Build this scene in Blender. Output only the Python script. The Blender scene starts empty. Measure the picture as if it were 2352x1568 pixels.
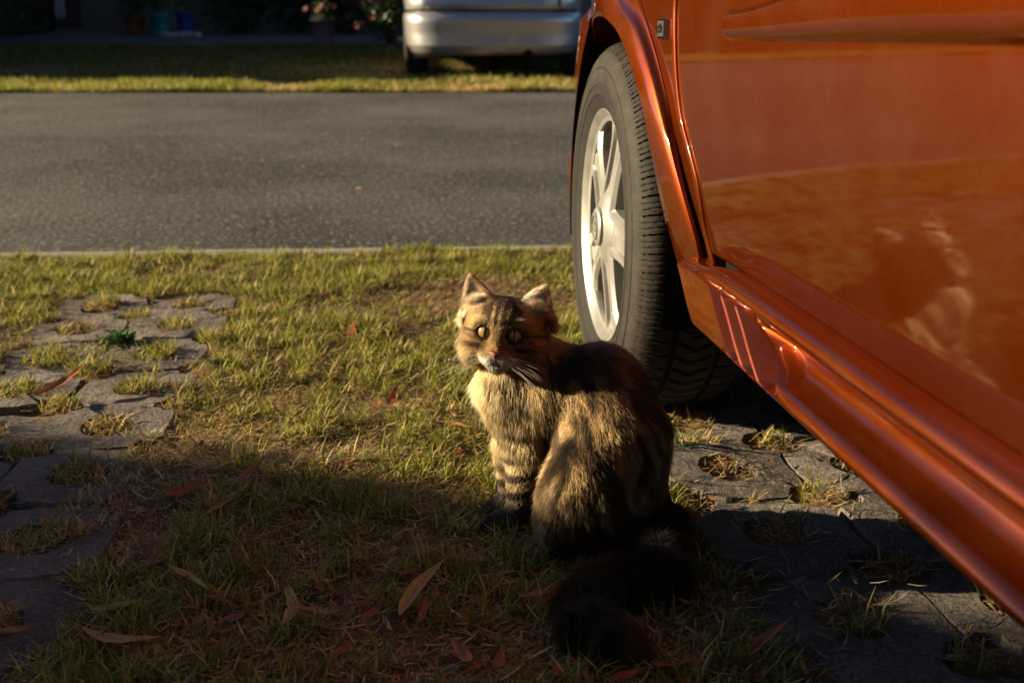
import bpy, math, random
import numpy as np
from mathutils import Vector, Matrix

# ------------------------------------------------------------------ camera, sky, sun, exposure
R = math.radians
scene = bpy.context.scene
CAM_H, PITCH = 0.645, R(15.4)
FPX, CX, CY = 2613.0, 1176.0, 784.0            # focal length and centre in pixels of a 2352 px wide view
cam_data = bpy.data.cameras.new("camera"); cam = bpy.data.objects.new("camera", cam_data)
scene.collection.objects.link(cam); scene.camera = cam
cam.location = (0, 0, CAM_H); cam.rotation_euler = (R(90) - PITCH, 0, 0)
cam_data.sensor_width = 36.0; cam_data.lens = 36.0 * FPX / 2352.0
cam_data.clip_start = 0.02; cam_data.clip_end = 2000
cam_data.dof.use_dof = True; cam_data.dof.focus_distance = 1.45; cam_data.dof.aperture_fstop = 6.3

SUN_EL, SUN_AZ = R(14), R(7)                 # azimuth: from the left, turned this much towards the far side
SUN = Vector((-math.cos(SUN_AZ) * math.cos(SUN_EL), math.sin(SUN_AZ) * math.cos(SUN_EL), math.sin(SUN_EL)))
world = bpy.data.worlds.new("World"); scene.world = world; world.use_nodes = True
wn = world.node_tree.nodes; wl = world.node_tree.links
sky = wn.new("ShaderNodeTexSky"); sky.sky_type = 'NISHITA'; sky.sun_disc = False
sky.sun_elevation = SUN_EL; sky.sun_rotation = math.atan2(SUN.x, SUN.y)
sky.air_density = .4; sky.dust_density = .2; sky.ozone_density = 1.0
bg = wn["Background"]; bg.inputs[1].default_value = 0.05
wl.new(sky.outputs[0], bg.inputs[0])
sun_data = bpy.data.lights.new("sun", 'SUN'); sun_data.energy = 5.0; sun_data.angle = R(0.6)
sun_data.color = (1.0, 0.80, 0.50)
sun = bpy.data.objects.new("sun", sun_data); scene.collection.objects.link(sun)
sun.rotation_euler = SUN.to_track_quat('Z', 'Y').to_euler(); sun.location = (-6, 2, 6)
scene.view_settings.view_transform = 'Standard'; scene.view_settings.look = 'None'
scene.view_settings.exposure = 1.5; scene.view_settings.gamma = 1.0
scene.view_settings.use_curve_mapping = False
scene.cycles.max_bounces = 8; scene.cycles.transparent_max_bounces = 8
try: scene.cycles.use_denoising = True
except Exception: pass

rng = np.random.default_rng(7); random.seed(7)
COL = scene.collection

# ------------------------------------------------------------------ pixel helpers (a pixel gives a direction only)
FW = np.array([0, math.cos(PITCH), -math.sin(PITCH)]); RT = np.array([1., 0, 0]); UP = np.array([0, math.sin(PITCH), math.cos(PITCH)])
CAM = np.array([0, 0, CAM_H])
def ray(x, y): return FW + RT * (x - CX) / FPX - UP * (y - CY) / FPX
def gnd(x, y, z=0.0):
    d = ray(x, y); return CAM + d * ((z - CAM_H) / d[2])
def aty(x, y, Y):
    d = ray(x, y); return CAM + d * (Y / d[1])
CAR_A = R(6.7)
P0 = np.array([.157, 1.97, 0.]); CD = np.array([-math.sin(CAR_A), math.cos(CAR_A), 0]); CN = np.array([-math.cos(CAR_A), -math.sin(CAR_A), 0])
def car_uz(x, y, v):                            # pixel -> (forward, height) on the car's side plane at outward offset v
    d = ray(x, y); t = ((P0 + CN * v - CAM) @ CN) / (d @ CN); q = CAM + d * t - P0
    return q @ CD, q[2]
def car_w(u, v, z): return P0 + CD * u + CN * v + np.array([0, 0, z])

# ------------------------------------------------------------------ numpy noise
_perm = np.random.default_rng(3).random((64, 64, 64)).astype(np.float32)
def noise(p, scale=1.0, seed=0):
    q = np.asarray(p, dtype=np.float64) * scale + seed * 17.31
    if q.shape[-1] == 2: q = np.concatenate([q, np.zeros(q.shape[:-1] + (1,))], -1)
    i = np.floor(q).astype(int); f = q - i; f = f * f * (3 - 2 * f); i &= 63; j = (i + 1) & 63
    g = lambda a, b, c: _perm[a, b, c]
    x0, y0, z0 = i[..., 0], i[..., 1], i[..., 2]; x1, y1, z1 = j[..., 0], j[..., 1], j[..., 2]
    fx, fy, fz = f[..., 0], f[..., 1], f[..., 2]
    a = g(x0, y0, z0) * (1 - fx) + g(x1, y0, z0) * fx; b = g(x0, y1, z0) * (1 - fx) + g(x1, y1, z0) * fx
    c = g(x0, y0, z1) * (1 - fx) + g(x1, y0, z1) * fx; d = g(x0, y1, z1) * (1 - fx) + g(x1, y1, z1) * fx
    return (a * (1 - fy) + b * fy) * (1 - fz) + (c * (1 - fy) + d * fy) * fz
def fbm(p, scale=1.0, seed=0, o=3):
    s = 0; a = 1; t = 0
    for k in range(o):
        s = s + a * noise(p, scale * 2 ** k, seed + k); t += a; a *= .5
    return s / t
def sstep(a, b, x):
    t = np.clip((x - a) / (b - a), 0, 1); return t * t * (3 - 2 * t)

# ------------------------------------------------------------------ object helpers
def link(o, parent=None):
    COL.objects.link(o)
    if parent is not None: o.parent = parent
    return o
def tag(o, label=None, cat=None, group=None, kind=None):
    if label: o["label"] = label
    if cat: o["category"] = cat
    if group: o["group"] = group
    if kind: o["kind"] = kind
    return o
def empty(name, loc=(0, 0, 0), rz=0.0, **kw):
    o = bpy.data.objects.new(name, None); o.empty_display_size = .05
    o.location = loc; o.rotation_euler = (0, 0, rz); link(o); return tag(o, **kw)
def mesh_data(name, V, F, mat=None, smooth=True, sharp=None):
    me = bpy.data.meshes.new(name)
    me.from_pydata([tuple(map(float, v)) for v in V], [], [tuple(map(int, f)) for f in F])
    if mat: me.materials.append(mat)
    if smooth:
        me.polygons.foreach_set("use_smooth", np.ones(len(me.polygons), dtype=bool))
        if sharp: me.set_sharp_from_angle(angle=R(sharp))
    me.validate(); me.update(); return me
def obj(name, V, F, mat=None, parent=None, smooth=True, sharp=None, loc=None):
    o = bpy.data.objects.new(name, mesh_data(name, V, F, mat, smooth, sharp))
    if loc is not None: o.location = loc
    return link(o, parent)
def fast_mesh(name, V, loops, sizes, mat, cols=None, smooth=False, attr="col"):
    me = bpy.data.meshes.new(name)
    V = np.ascontiguousarray(V, dtype=np.float32); loops = np.ascontiguousarray(loops, dtype=np.int32); sizes = np.asarray(sizes, dtype=np.int32)
    me.vertices.add(len(V)); me.vertices.foreach_set("co", V.ravel())
    me.loops.add(len(loops)); me.loops.foreach_set("vertex_index", loops)
    me.polygons.add(len(sizes)); st = np.concatenate([[0], np.cumsum(sizes)[:-1]]).astype(np.int32)
    me.polygons.foreach_set("loop_start", st); me.polygons.foreach_set("loop_total", sizes)
    if smooth: me.polygons.foreach_set("use_smooth", np.ones(len(sizes), dtype=bool))
    if cols is not None:
        a = me.attributes.new(attr, 'FLOAT_COLOR', 'POINT'); c = np.ones((len(V), 4), dtype=np.float32); c[:, :3] = cols
        a.data.foreach_set("color", c.ravel())
    if mat: me.materials.append(mat)
    me.update(calc_edges=True); return me
def grid_faces(nu, nv, close_u=False):
    F = []
    for i in range(nu if close_u else nu - 1):
        for j in range(nv - 1):
            a = i * nv + j; b = ((i + 1) % nu) * nv + j
            F.append((a, b, b + 1, a + 1))
    return F
class MB:                                        # collects simple shapes into one mesh
    def __init__(s): s.V = []; s.F = []
    def add(s, V, F):
        n = len(s.V); s.V += [tuple(v) for v in V]; s.F += [tuple(i + n for i in f) for f in F]; return s
    def box(s, a, b, bev=0.0):
        x0, y0, z0 = a; x1, y1, z1 = b
        if bev <= 0:
            V = [(x, y, z) for x in (x0, x1) for y in (y0, y1) for z in (z0, z1)]
            F = [(0, 1, 3, 2), (4, 6, 7, 5), (0, 4, 5, 1), (2, 3, 7, 6), (0, 2, 6, 4), (1, 5, 7, 3)]
            return s.add(V, F)
        e = bev
        ring = lambda z, k: [(x0 + k + e, y0 + k, z), (x1 - k - e, y0 + k, z), (x1 - k, y0 + k + e, z), (x1 - k, y1 - k - e, z), (x1 - k - e, y1 - k, z), (x0 + k + e, y1 - k, z), (x0 + k, y1 - k - e, z), (x0 + k, y0 + k + e, z)]
        rs = [ring(z0, e), ring(z0 + e, 0), ring(z1 - e, 0), ring(z1, e)]
        V = sum(rs, []); F = [tuple(range(7, -1, -1)), tuple(range(24, 32))]
        for r in range(3):
            for k in range(8): F.append((r * 8 + k, r * 8 + (k + 1) % 8, r * 8 + 8 + (k + 1) % 8, r * 8 + 8 + k))
        return s.add(V, F)
    def lathe(s, prof, n=24, c=(0, 0, 0), axis='z'):
        V = []
        for i in range(n):
            a = 2 * math.pi * i / n
            for r, h in prof:
                p = (r * math.cos(a), r * math.sin(a), h) if axis == 'z' else (r * math.cos(a), h, r * math.sin(a))
                V.append((p[0] + c[0], p[1] + c[1], p[2] + c[2]))
        return s.add(V, grid_faces(n, len(prof), True))
    def tube(s, pts, rad, n=8):
        pts = [Vector(p) for p in pts]; V = []; m = len(pts)
        rad = rad if hasattr(rad, '__len__') else [rad] * m
        for i, p in enumerate(pts):
            t = (pts[min(i + 1, m - 1)] - pts[max(i - 1, 0)]).normalized()
            a = t.orthogonal().normalized() if i == 0 else (a - t * a.dot(t)).normalized()
            b = t.cross(a)
            for k in range(n):
                w = 2 * math.pi * k / n; V.append(p + (a * math.cos(w) + b * math.sin(w)) * rad[i])
        F = []
        for i in range(m - 1):
            for k in range(n): F.append((i * n + k, i * n + (k + 1) % n, (i + 1) * n + (k + 1) % n, (i + 1) * n + k))
        F += [tuple(range(n - 1, -1, -1)), tuple(range((m - 1) * n, m * n))]
        return s.add(V, F)
    def build(s, name, mat, parent=None, **k): return obj(name, s.V, s.F, mat, parent, **k)

# ------------------------------------------------------------------ materials
def material(name):
    m = bpy.data.materials.new(name); m.use_nodes = True; nt = m.node_tree
    return m, nt, nt.nodes, nt.links, nt.nodes["Principled BSDF"]
def plain(name, col, rough=.6, metal=0.0, coat=0.0, spec=.5, noise_scale=None, var=.25, bump=0.0, bump_scale=None):
    m, nt, n, l, b = material(name)
    b.inputs["Base Color"].default_value = (*col, 1); b.inputs["Roughness"].default_value = rough
    b.inputs["Metallic"].default_value = metal; b.inputs["Coat Weight"].default_value = coat
    b.inputs["Specular IOR Level"].default_value = spec
    if noise_scale:
        tc = n.new("ShaderNodeTexCoord"); nz = n.new("ShaderNodeTexNoise"); nz.inputs["Scale"].default_value = noise_scale; nz.inputs["Detail"].default_value = 6
        l.new(tc.outputs["Object"], nz.inputs["Vector"])
        cr = n.new("ShaderNodeValToRGB"); cr.color_ramp.elements[0].position = .3; cr.color_ramp.elements[1].position = .72
        cr.color_ramp.elements[0].color = (*[c * (1 - var) for c in col], 1); cr.color_ramp.elements[1].color = (*[min(1, c * (1 + var)) for c in col], 1)
        l.new(nz.outputs["Fac"], cr.inputs[0]); l.new(cr.outputs[0], b.inputs["Base Color"])
        if bump:
            n2 = n.new("ShaderNodeTexNoise"); n2.inputs["Scale"].default_value = bump_scale or noise_scale * 4; n2.inputs["Detail"].default_value = 8
            l.new(tc.outputs["Object"], n2.inputs["Vector"])
            bp = n.new("ShaderNodeBump"); bp.inputs["Strength"].default_value = bump; bp.inputs["Distance"].default_value = .01
            l.new(n2.outputs["Fac"], bp.inputs["Height"]); l.new(bp.outputs[0], b.inputs["Normal"])
    return m
def attr_leafy(name, rough=.55, transl=.35, spec=.3):     # colour per blade / leaf from the "col" attribute, light passes through
    m, nt, n, l, b = material(name)
    at = n.new("ShaderNodeAttribute"); at.attribute_name = "col"
    b.inputs["Roughness"].default_value = rough; b.inputs["Specular IOR Level"].default_value = spec
    tr = n.new("ShaderNodeBsdfTranslucent"); mx = n.new("ShaderNodeMixShader"); mx.inputs[0].default_value = transl
    l.new(at.outputs["Color"], b.inputs["Base Color"]); l.new(at.outputs["Color"], tr.inputs["Color"])
    l.new(b.outputs[0], mx.inputs[1]); l.new(tr.outputs[0], mx.inputs[2]); l.new(mx.outputs[0], n["Material Output"].inputs[0])
    return m
M = {}
M['grass'] = attr_leafy('grass'); M['straw'] = attr_leafy('straw', .7, .2, .2); M['leaf'] = attr_leafy('dry_leaf', .5, .25, .4)
M['bush'] = attr_leafy('bush', .5, .25, .4)
def ground_mat(name, c1, c2, c3, s1, s2, bump, bs, rough=.95, dist=.006, lo=.5, hi=.75, p0=.35, p1=.65):
    m, nt, n, l, b = material(name)
    tc = n.new("ShaderNodeNewGeometry")
    a = n.new("ShaderNodeTexNoise"); a.inputs["Scale"].default_value = s1; a.inputs["Detail"].default_value = 5
    f = n.new("ShaderNodeTexNoise"); f.inputs["Scale"].default_value = s2; f.inputs["Detail"].default_value = 4
    for x in (a, f): l.new(tc.outputs["Position"], x.inputs["Vector"])
    r1 = n.new("ShaderNodeValToRGB"); r1.color_ramp.elements[0].position = p0; r1.color_ramp.elements[1].position = p1
    r1.color_ramp.elements[0].color = (*c1, 1); r1.color_ramp.elements[1].color = (*c2, 1)
    l.new(a.outputs["Fac"], r1.inputs[0])
    r2 = n.new("ShaderNodeValToRGB"); r2.color_ramp.elements[0].position = lo; r2.color_ramp.elements[1].position = hi
    r2.color_ramp.elements[0].color = (0, 0, 0, 1); r2.color_ramp.elements[1].color = (1, 1, 1, 1); l.new(f.outputs["Fac"], r2.inputs[0])
    mx = n.new("ShaderNodeMixRGB"); l.new(r2.outputs[0], mx.inputs[0]); l.new(r1.outputs[0], mx.inputs[1]); mx.inputs[2].default_value = (*c3, 1)
    l.new(mx.outputs[0], b.inputs["Base Color"]); b.inputs["Roughness"].default_value = rough; b.inputs["Specular IOR Level"].default_value = .25
    g = n.new("ShaderNodeTexNoise"); g.inputs["Scale"].default_value = bs; g.inputs["Detail"].default_value = 8; g.inputs["Roughness"].default_value = .65
    l.new(tc.outputs["Position"], g.inputs["Vector"])
    bp = n.new("ShaderNodeBump"); bp.inputs["Strength"].default_value = bump; bp.inputs["Distance"].default_value = dist
    l.new(g.outputs["Fac"], bp.inputs["Height"]); l.new(bp.outputs[0], b.inputs["Normal"])
    return m
M['soil'] = ground_mat('soil', (.14, .093, .050), (.24, .165, .088), (.34, .25, .13), 9, 160, .9, 90)
M['asphalt'] = ground_mat('asphalt', (.046, .044, .042), (.105, .100, .094), (.24, .225, .21), .9, 62, 1.0, 50, dist=.025, lo=.54, hi=.68, p0=.40, p1=.66)
M['kerb'] = ground_mat('kerb_concrete', (.25, .22, .19), (.33, .30, .26), (.2, .18, .15), 6, 60, .7, 80)
M['paver'] = ground_mat('paver', (.12, .103, .094), (.25, .22, .20), (.34, .30, .27), 9, 150, 1.0, 60, dist=.022)
M['path'] = ground_mat('path_concrete', (.12, .12, .12), (.17, .17, .165), (.14, .14, .135), 1.2, 30, .3, 40)
M['land'] = ground_mat('land', (.08, .085, .04), (.12, .11, .06), (.14, .12, .07), .3, 4, .3, 5)

def paint(name, col, flake=.25, rough=.38, metal=.35, edge=(1, 1, 1)):
    m, nt, n, l, b = material(name)
    tc = n.new("ShaderNodeTexCoord"); nz = n.new("ShaderNodeTexNoise"); nz.inputs["Scale"].default_value = 900; nz.inputs["Detail"].default_value = 2
    l.new(tc.outputs["Object"], nz.inputs["Vector"])
    cr = n.new("ShaderNodeValToRGB"); cr.color_ramp.elements[0].position = .35; cr.color_ramp.elements[1].position = .7
    cr.color_ramp.elements[0].color = (*[c * (1 - flake) for c in col], 1); cr.color_ramp.elements[1].color = (*[min(1, c * (1 + flake)) for c in col], 1)
    l.new(nz.outputs["Fac"], cr.inputs[0])
    # thin film of road dust in blotches
    dn = n.new("ShaderNodeTexNoise"); dn.inputs["Scale"].default_value = 7; dn.inputs["Detail"].default_value = 7; dn.inputs["Roughness"].default_value = .7
    l.new(tc.outputs["Object"], dn.inputs["Vector"])
    dr = n.new("ShaderNodeMapRange"); dr.inputs[1].default_value = .45; dr.inputs[2].default_value = .8; dr.inputs[3].default_value = 0; dr.inputs[4].default_value = .10
    l.new(dn.outputs["Fac"], dr.inputs[0])
    mx = n.new("ShaderNodeMixRGB"); l.new(dr.outputs[0], mx.inputs[0]); l.new(cr.outputs[0], mx.inputs[1]); mx.inputs[2].default_value = (.36, .22, .14, 1)
    l.new(mx.outputs[0], b.inputs["Base Color"])
    b.inputs["Metallic"].default_value = metal; b.inputs["Roughness"].default_value = rough; b.inputs["Specular Tint"].default_value = (*edge, 1)
    b.inputs["Coat Weight"].default_value = 1.0; b.inputs["Coat IOR"].default_value = 1.5
    cm = n.new("ShaderNodeMapRange"); cm.inputs[1].default_value = .3; cm.inputs[2].default_value = .8; cm.inputs[3].default_value = .025; cm.inputs[4].default_value = .10
    l.new(dn.outputs["Fac"], cm.inputs[0]); l.new(cm.outputs[0], b.inputs["Coat Roughness"])
    return m
M['orange'] = paint('orange_paint', (.128, .020, .0012), .30, .46, .90, (1.0, .42, .06))
M['silver'] = paint('silver_paint', (.42, .42, .42), .08, .35, .6)
M['black'] = plain('black_plastic', (.012, .012, .012), .6)
M['dark'] = plain('dark_underbody', (.010, .009, .008), .9, 0, 0, .05)
M['glass'] = plain('dark_glass', (.01, .012, .014), .05, 0, 0, .6)
M['chrome'] = plain('chrome', (.75, .75, .75), .12, 1.0)
M['alloy'] = plain('alloy', (.27, .265, .25), .42, .5, .10, .5, 18, .2)
M['alloy_dark'] = plain('alloy_inner', (.20, .19, .175), .5, .5, 0, .5, 14, .3)
def tyre_mat():
    m, nt, n, l, b = material('tyre_rubber')
    tc = n.new("ShaderNodeTexCoord"); a = n.new("ShaderNodeTexNoise"); a.inputs["Scale"].default_value = 34; a.inputs["Detail"].default_value = 9; a.inputs["Roughness"].default_value = .7
    l.new(tc.outputs["Object"], a.inputs["Vector"])
    cr = n.new("ShaderNodeValToRGB"); e = cr.color_ramp.elements
    e[0].position = .32; e[0].color = (.010, .009, .008, 1); e[1].position = .72; e[1].color = (.040, .034, .028, 1)
    l.new(a.outputs["Fac"], cr.inputs[0])
    sp = n.new("ShaderNodeSeparateXYZ"); l.new(tc.outputs["Object"], sp.inputs[0])
    def mth(op, p, q=None):
        k = n.new("ShaderNodeMath"); k.operation = op; l.new(p, k.inputs[0])
        if q is not None: l.new(q, k.inputs[1])
        return k.outputs[0]
    rad_ = mth('SQRT', mth('ADD', mth('MULTIPLY', sp.outputs[0], sp.outputs[0]), mth('MULTIPLY', sp.outputs[2], sp.outputs[2])))
    mr_ = n.new("ShaderNodeMapRange"); mr_.inputs[1].default_value = .235; mr_.inputs[2].default_value = .272; l.new(rad_, mr_.inputs[0])     # dust clings to the shoulder and tread
    wet = n.new("ShaderNodeMixRGB"); wet.blend_type = 'MULTIPLY'; wet.inputs[0].default_value = 1.0
    rp_ = n.new("ShaderNodeValToRGB"); rp_.color_ramp.elements[0].color = (.38, .36, .33, 1); rp_.color_ramp.elements[1].color = (.95, .9, .82, 1); l.new(mr_.outputs[0], rp_.inputs[0])
    l.new(cr.outputs[0], wet.inputs[1]); l.new(rp_.outputs[0], wet.inputs[2]); l.new(wet.outputs[0], b.inputs["Base Color"])
    b.inputs["Roughness"].default_value = .75; b.inputs["Specular IOR Level"].default_value = .3
    g = n.new("ShaderNodeTexNoise"); g.inputs["Scale"].default_value = 240; g.inputs["Detail"].default_value = 4
    l.new(tc.outputs["Object"], g.inputs["Vector"])
    bp = n.new("ShaderNodeBump"); bp.inputs["Strength"].default_value = .35; bp.inputs["Distance"].default_value = .002
    l.new(g.outputs["Fac"], bp.inputs["Height"]); l.new(bp.outputs[0], b.inputs["Normal"])
    return m
M['tyre'] = tyre_mat()
M['wall'] = plain('house_plaster', (.14, .135, .125), .9, noise_scale=3, var=.12, bump=.3, bump_scale=60)
M['rooftile'] = plain('roof_tile', (.28, .12, .07), .8, noise_scale=8, var=.25)
M['teal'] = plain('teal_plastic', (.02, .22, .24), .4); M['blue'] = plain('blue_plastic', (.02, .06, .25), .4)
M['mauve'] = plain('mauve_pot', (.15, .11, .12), .7, noise_scale=10, var=.15)
M['terracotta'] = plain('terracotta', (.24, .06, .04), .8, noise_scale=10, var=.2)
M['stone'] = plain('pale_stone', (.34, .33, .31), .9, noise_scale=20, var=.3, bump=.6, bump_scale=60)
M['wood'] = plain('dark_wood', (.03, .02, .016), .6); M['pale'] = plain('pale_blue_cloth', (.30, .36, .48), .8)
M['bark'] = plain('bark', (.09, .065, .045), .95, noise_scale=14, var=.4, bump=.8, bump_scale=40)
M['bitumen'] = plain('tar_blot', (.012, .012, .013), .5)

# ------------------------------------------------------------------ ground, road, path
def y_kerb(x): return 3.326 + .068 * x
def y_far(x): return 9.09 + .0226 * x
def z_soil(x, y):
    p = np.stack([np.asarray(x, float), np.asarray(y, float)], -1); return .016 * (fbm(p, 5.0, 2) - .5) + .008 * (noise(p, 22.0, 5) - .5)
def z_far(y):
    return np.where(y < 11.4, .155 + (y - 9.09) * .0216, np.where(y < 16, .205 + (y - 11.4) * .0467, .42 + (y - 16) * .042))
def sheet(name, xs, ys, zf, mat, kind="structure", parent=None):
    X, Y = np.meshgrid(xs, ys, indexing='ij'); Z = zf(X, Y); V = np.stack([X, Y, Z], -1).reshape(-1, 3)
    return tag(obj(name, V, grid_faces(len(xs), len(ys)), mat, parent), kind=kind)
def warp_sheet(name, xs, ts, yf, zf, mat):
    X, T = np.meshgrid(xs, ts, indexing='ij'); Y = yf(X, T); V = np.stack([X, Y, zf(X, Y, T)], -1).reshape(-1, 3)
    return tag(obj(name, V, grid_faces(len(xs), len(ts)), mat), kind="structure")
def in_track(x, y):                                 # the paving beds are dug a little below the turf
    u = (x - P0[0]) * CD[0] + (y - P0[1]) * CD[1]; v = (x - P0[0]) * CN[0] + (y - P0[1]) * CN[1]
    return ((v > .76) & (v < 1.13) & (u < .87)) | ((v > -.42) & (v < -.05) & (u < .14))
sheet("ground", np.linspace(-700, 700, 9), np.linspace(-700, 700, 9), lambda x, y: x * 0 - .30, M['land'])
xs = np.concatenate([np.linspace(-14, -2, 25)[:-1], np.linspace(-2, 1.2, 110), np.linspace(1.2, 9, 20)[1:]])
ts = np.concatenate([np.linspace(0, .72, 12)[:-1], np.linspace(.72, 1, 100)])
warp_sheet("lawn_soil", xs, ts, lambda x, t: -9 + (y_kerb(x) + 9) * t, lambda x, y, t: z_soil(x, y) - .014 * in_track(x, y), M['soil'])
rx = np.concatenate([np.linspace(-60, -6, 28)[:-1], np.linspace(-6, 2, 80), np.linspace(2, 60, 30)[1:]])
warp_sheet("kerb_strip", rx, np.array([0, .02, .35, .7, 1.0, 1.001]), lambda x, t: y_kerb(x) - .01 + .105 * np.minimum(t, 1),
           lambda x, y, t: np.where((t < .01) | (t > 1.0005), -.06, .006 - .004 * np.abs(t - .5) + .004 * (noise(np.stack([x, y], -1), 9) - .5)), M['kerb'])
def z_road(x, y):
    t = (y - y_kerb(x) - .09) / (y_far(x) - y_kerb(x) - .09)
    return -.012 + .172 * t + .03 * np.sin(np.clip(t, 0, 1) * math.pi) * .3 + .004 * (noise(np.stack([x, y], -1), 1.2, 4) - .5)
warp_sheet("road", rx, np.linspace(0, 1, 60), lambda x, t: y_kerb(x) + .09 + (y_far(x) + .12 - y_kerb(x) - .09) * t, lambda x, y, t: z_road(x, y), M['asphalt'])
fx = np.linspace(-40, 30, 141)
warp_sheet("far_lawn_soil", fx, np.linspace(0, 1, 40), lambda x, t: y_far(x) + .04 + (16.0 - y_far(x) - .04) * t,
           lambda x, y, t: z_far(y) + np.where(t < .001, -.06, .03 * (noise(np.stack([x, y], -1), 2.2, 6) - .4)), M['soil'])
warp_sheet("garden_path", fx, np.linspace(0, 1, 10), lambda x, t: 15.95 + 6.0 * t, lambda x, y, t: z_far(y) + np.where(t < .01, -.05, .03), M['path'])

# ------------------------------------------------------------------ grass-grid paving strips (both follow the car's axis)
def paver_mesh(seed):
    r = np.random.default_rng(seed); hx, hy, nr = .1055, .0995, .040; out = []
    for k in range(4):
        quad = [(hx - nr * math.sin(w), hy - nr * math.cos(w)) for w in np.linspace(0, math.pi / 2, 5)]
        # points: w=0 -> (hx, hy-nr) on the right side, w=90 -> (hx-nr, hy) on the top side
        q2 = [(hx + .004, hy * .25)] + quad + [(hx * .25, hy + .004)]
        if k == 1: q2 = [(-x, y) for x, y in q2][::-1]
        elif k == 2: q2 = [(-x, -y) for x, y in q2]
        elif k == 3: q2 = [(x, -y) for x, y in q2][::-1]
        out += q2
    out = [(x + r.normal(0, .0026), y + r.normal(0, .0026)) for x, y in out]; n = len(out)
    rings = []
    def ring(pts, z, js=0): rings.append([(x, y, z + r.normal(0, js)) for x, y in pts])
    sc = lambda f: [(x * f, y * f) for x, y in out]
    hole = []
    for x, y in out:
        a = math.atan2(y / hy, x / hx); hole.append((.047 * math.cos(a), .041 * math.sin(a)))
    hs = lambda f: [(x * f, y * f) for x, y in hole]
    mid = [((x + u) / 2, (y + v) / 2) for (x, y), (u, v) in zip(out, hole)]
    ring(sc(1), -.05); ring(sc(1), .002, .001); ring(sc(.965), .011, .0012); ring(mid, .012, .0016); ring(hs(1.08), .0105, .0012); ring(hs(.98), .001, .001); ring(hs(.97), -.05)
    V = sum(rings, []); F = []
    for a in range(len(rings) - 1):
        for k in range(n): F.append((a * n + k, a * n + (k + 1) % n, (a + 1) * n + (k + 1) % n, (a + 1) * n + k))
    return mesh_data("paving_stone", V, F, M['paver'], True, 50)
PITCH_U, PITCH_V = .218, .205
paver_vars = [paver_mesh(k) for k in range(12)]
tracks = [("paving_strip", .787, [.843, 1.048], range(-11, 1)), ("paving_strip", -.174, [-.128, -.333], range(-9, 2))]
holes = []                                           # (u, v, track)
car_rz = math.pi / 2 + CAR_A
def track_pos(u, v): return P0 + CD * u + CN * v
for ti, (nm, u0, cols, rows) in enumerate(tracks):
    us = [u0 + PITCH_U * k for k in rows]
    a, b = min(us) - .11, max(us) + .11; c, d = min(cols) - .1, max(cols) + .1
    Vb = [track_pos(x, y) + np.array([0, 0, -.006]) for x, y in ((a, c), (b, c), (b, d), (a, d))]
    par = obj(nm, Vb, [(0, 1, 2, 3)], M['soil']); tag(par, kind="structure")
    for k, u in enumerate(us):
        for j, v in enumerate(cols):
            vv = v + random.gauss(0, .004); uu = u + random.gauss(0, .004)
            p = track_pos(uu, vv); o = bpy.data.objects.new("paving_stone", random.choice(paver_vars))
            o.location = (p[0], p[1], -.0045 + random.gauss(0, .003)); o.rotation_euler = (random.gauss(0, .03), random.gauss(0, .03), car_rz + random.choice([0, math.pi]) + random.gauss(0, .02))
            link(o, par); holes.append((uu, vv, ti))
def uv_of(P):
    q = P[:, :2] - P0[:2]; return q @ CD[:2], q @ CN[:2]
def stone_mask(P):                                   # 1 on stone, 0 on soil and in the holes
    u, v = uv_of(P); m = np.zeros(len(P), bool); notch = np.zeros(len(P), bool)
    for nm, u0, cols, rows in tracks:
        us = u0 + PITCH_U * np.array(list(rows)); a, b = us.min() - .109, us.max() + .109
        c, d = min(cols) - .1025, max(cols) + .1025
        ins = (u > a) & (u < b) & (v > c) & (v < d)
        fu = (u - u0) / PITCH_U; fv = (v - cols[0]) / PITCH_V
        du = (fu - np.round(fu)) * PITCH_U; dv = (fv - np.round(fv)) * PITCH_V
        hole = (du / .047) ** 2 + (dv / .041) ** 2 < 1.0
        cu = PITCH_U / 2 - np.abs(du); cv = PITCH_V / 2 - np.abs(dv)
        cor = cu ** 2 + cv ** 2 < .036 ** 2
        m |= ins & ~hole & ~cor; notch |= ins & (hole | cor)
    return m, notch

# ------------------------------------------------------------------ grass
def blades(P, L, W, az, lean, bend, col, tipf=.55):
    n = len(P); ca, sa = np.cos(az), np.sin(az)
    w = np.stack([-sa, ca, np.zeros(n)], 1); h = np.stack([ca, sa, np.zeros(n)], 1); z = np.array([0, 0, 1.])
    d1 = h * np.sin(lean)[:, None] + z * np.cos(lean)[:, None]
    l2 = np.minimum(lean + bend, 1.75); d2 = h * np.sin(l2)[:, None] + z * np.cos(l2)[:, None]
    m = P + d1 * (L * .5)[:, None]; t = m + d2 * (L * .5)[:, None]
    V = np.stack([P - w * (W / 2)[:, None], P + w * (W / 2)[:, None], m + w * (W * .42)[:, None], m - w * (W * .42)[:, None], t], 1).reshape(-1, 3)
    base = (np.arange(n) * 5)[:, None]
    loops = (base + np.array([0, 1, 2, 3, 3, 2, 4])[None, :]).ravel(); sizes = np.tile([4, 3], n)
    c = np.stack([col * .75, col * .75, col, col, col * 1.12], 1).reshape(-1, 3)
    return V, loops, sizes, c
def grass_cols(n, green, r):
    g1 = np.array([.115, .165, .022]); g2 = np.array([.44, .42, .065]); s1 = np.array([.80, .61, .29]); s2 = np.array([.40, .23, .09])
    t = r.random((n, 1)); cg = g1 * (1 - t) + g2 * t; cs = s1 * (1 - t) + s2 * t
    pick = (r.random((n, 1)) < green[:, None]); c = np.where(pick, cg, cs)
    return np.clip(c * r.uniform(.7, 1.25, (n, 1)), 0, 1), pick[:, 0]
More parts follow.
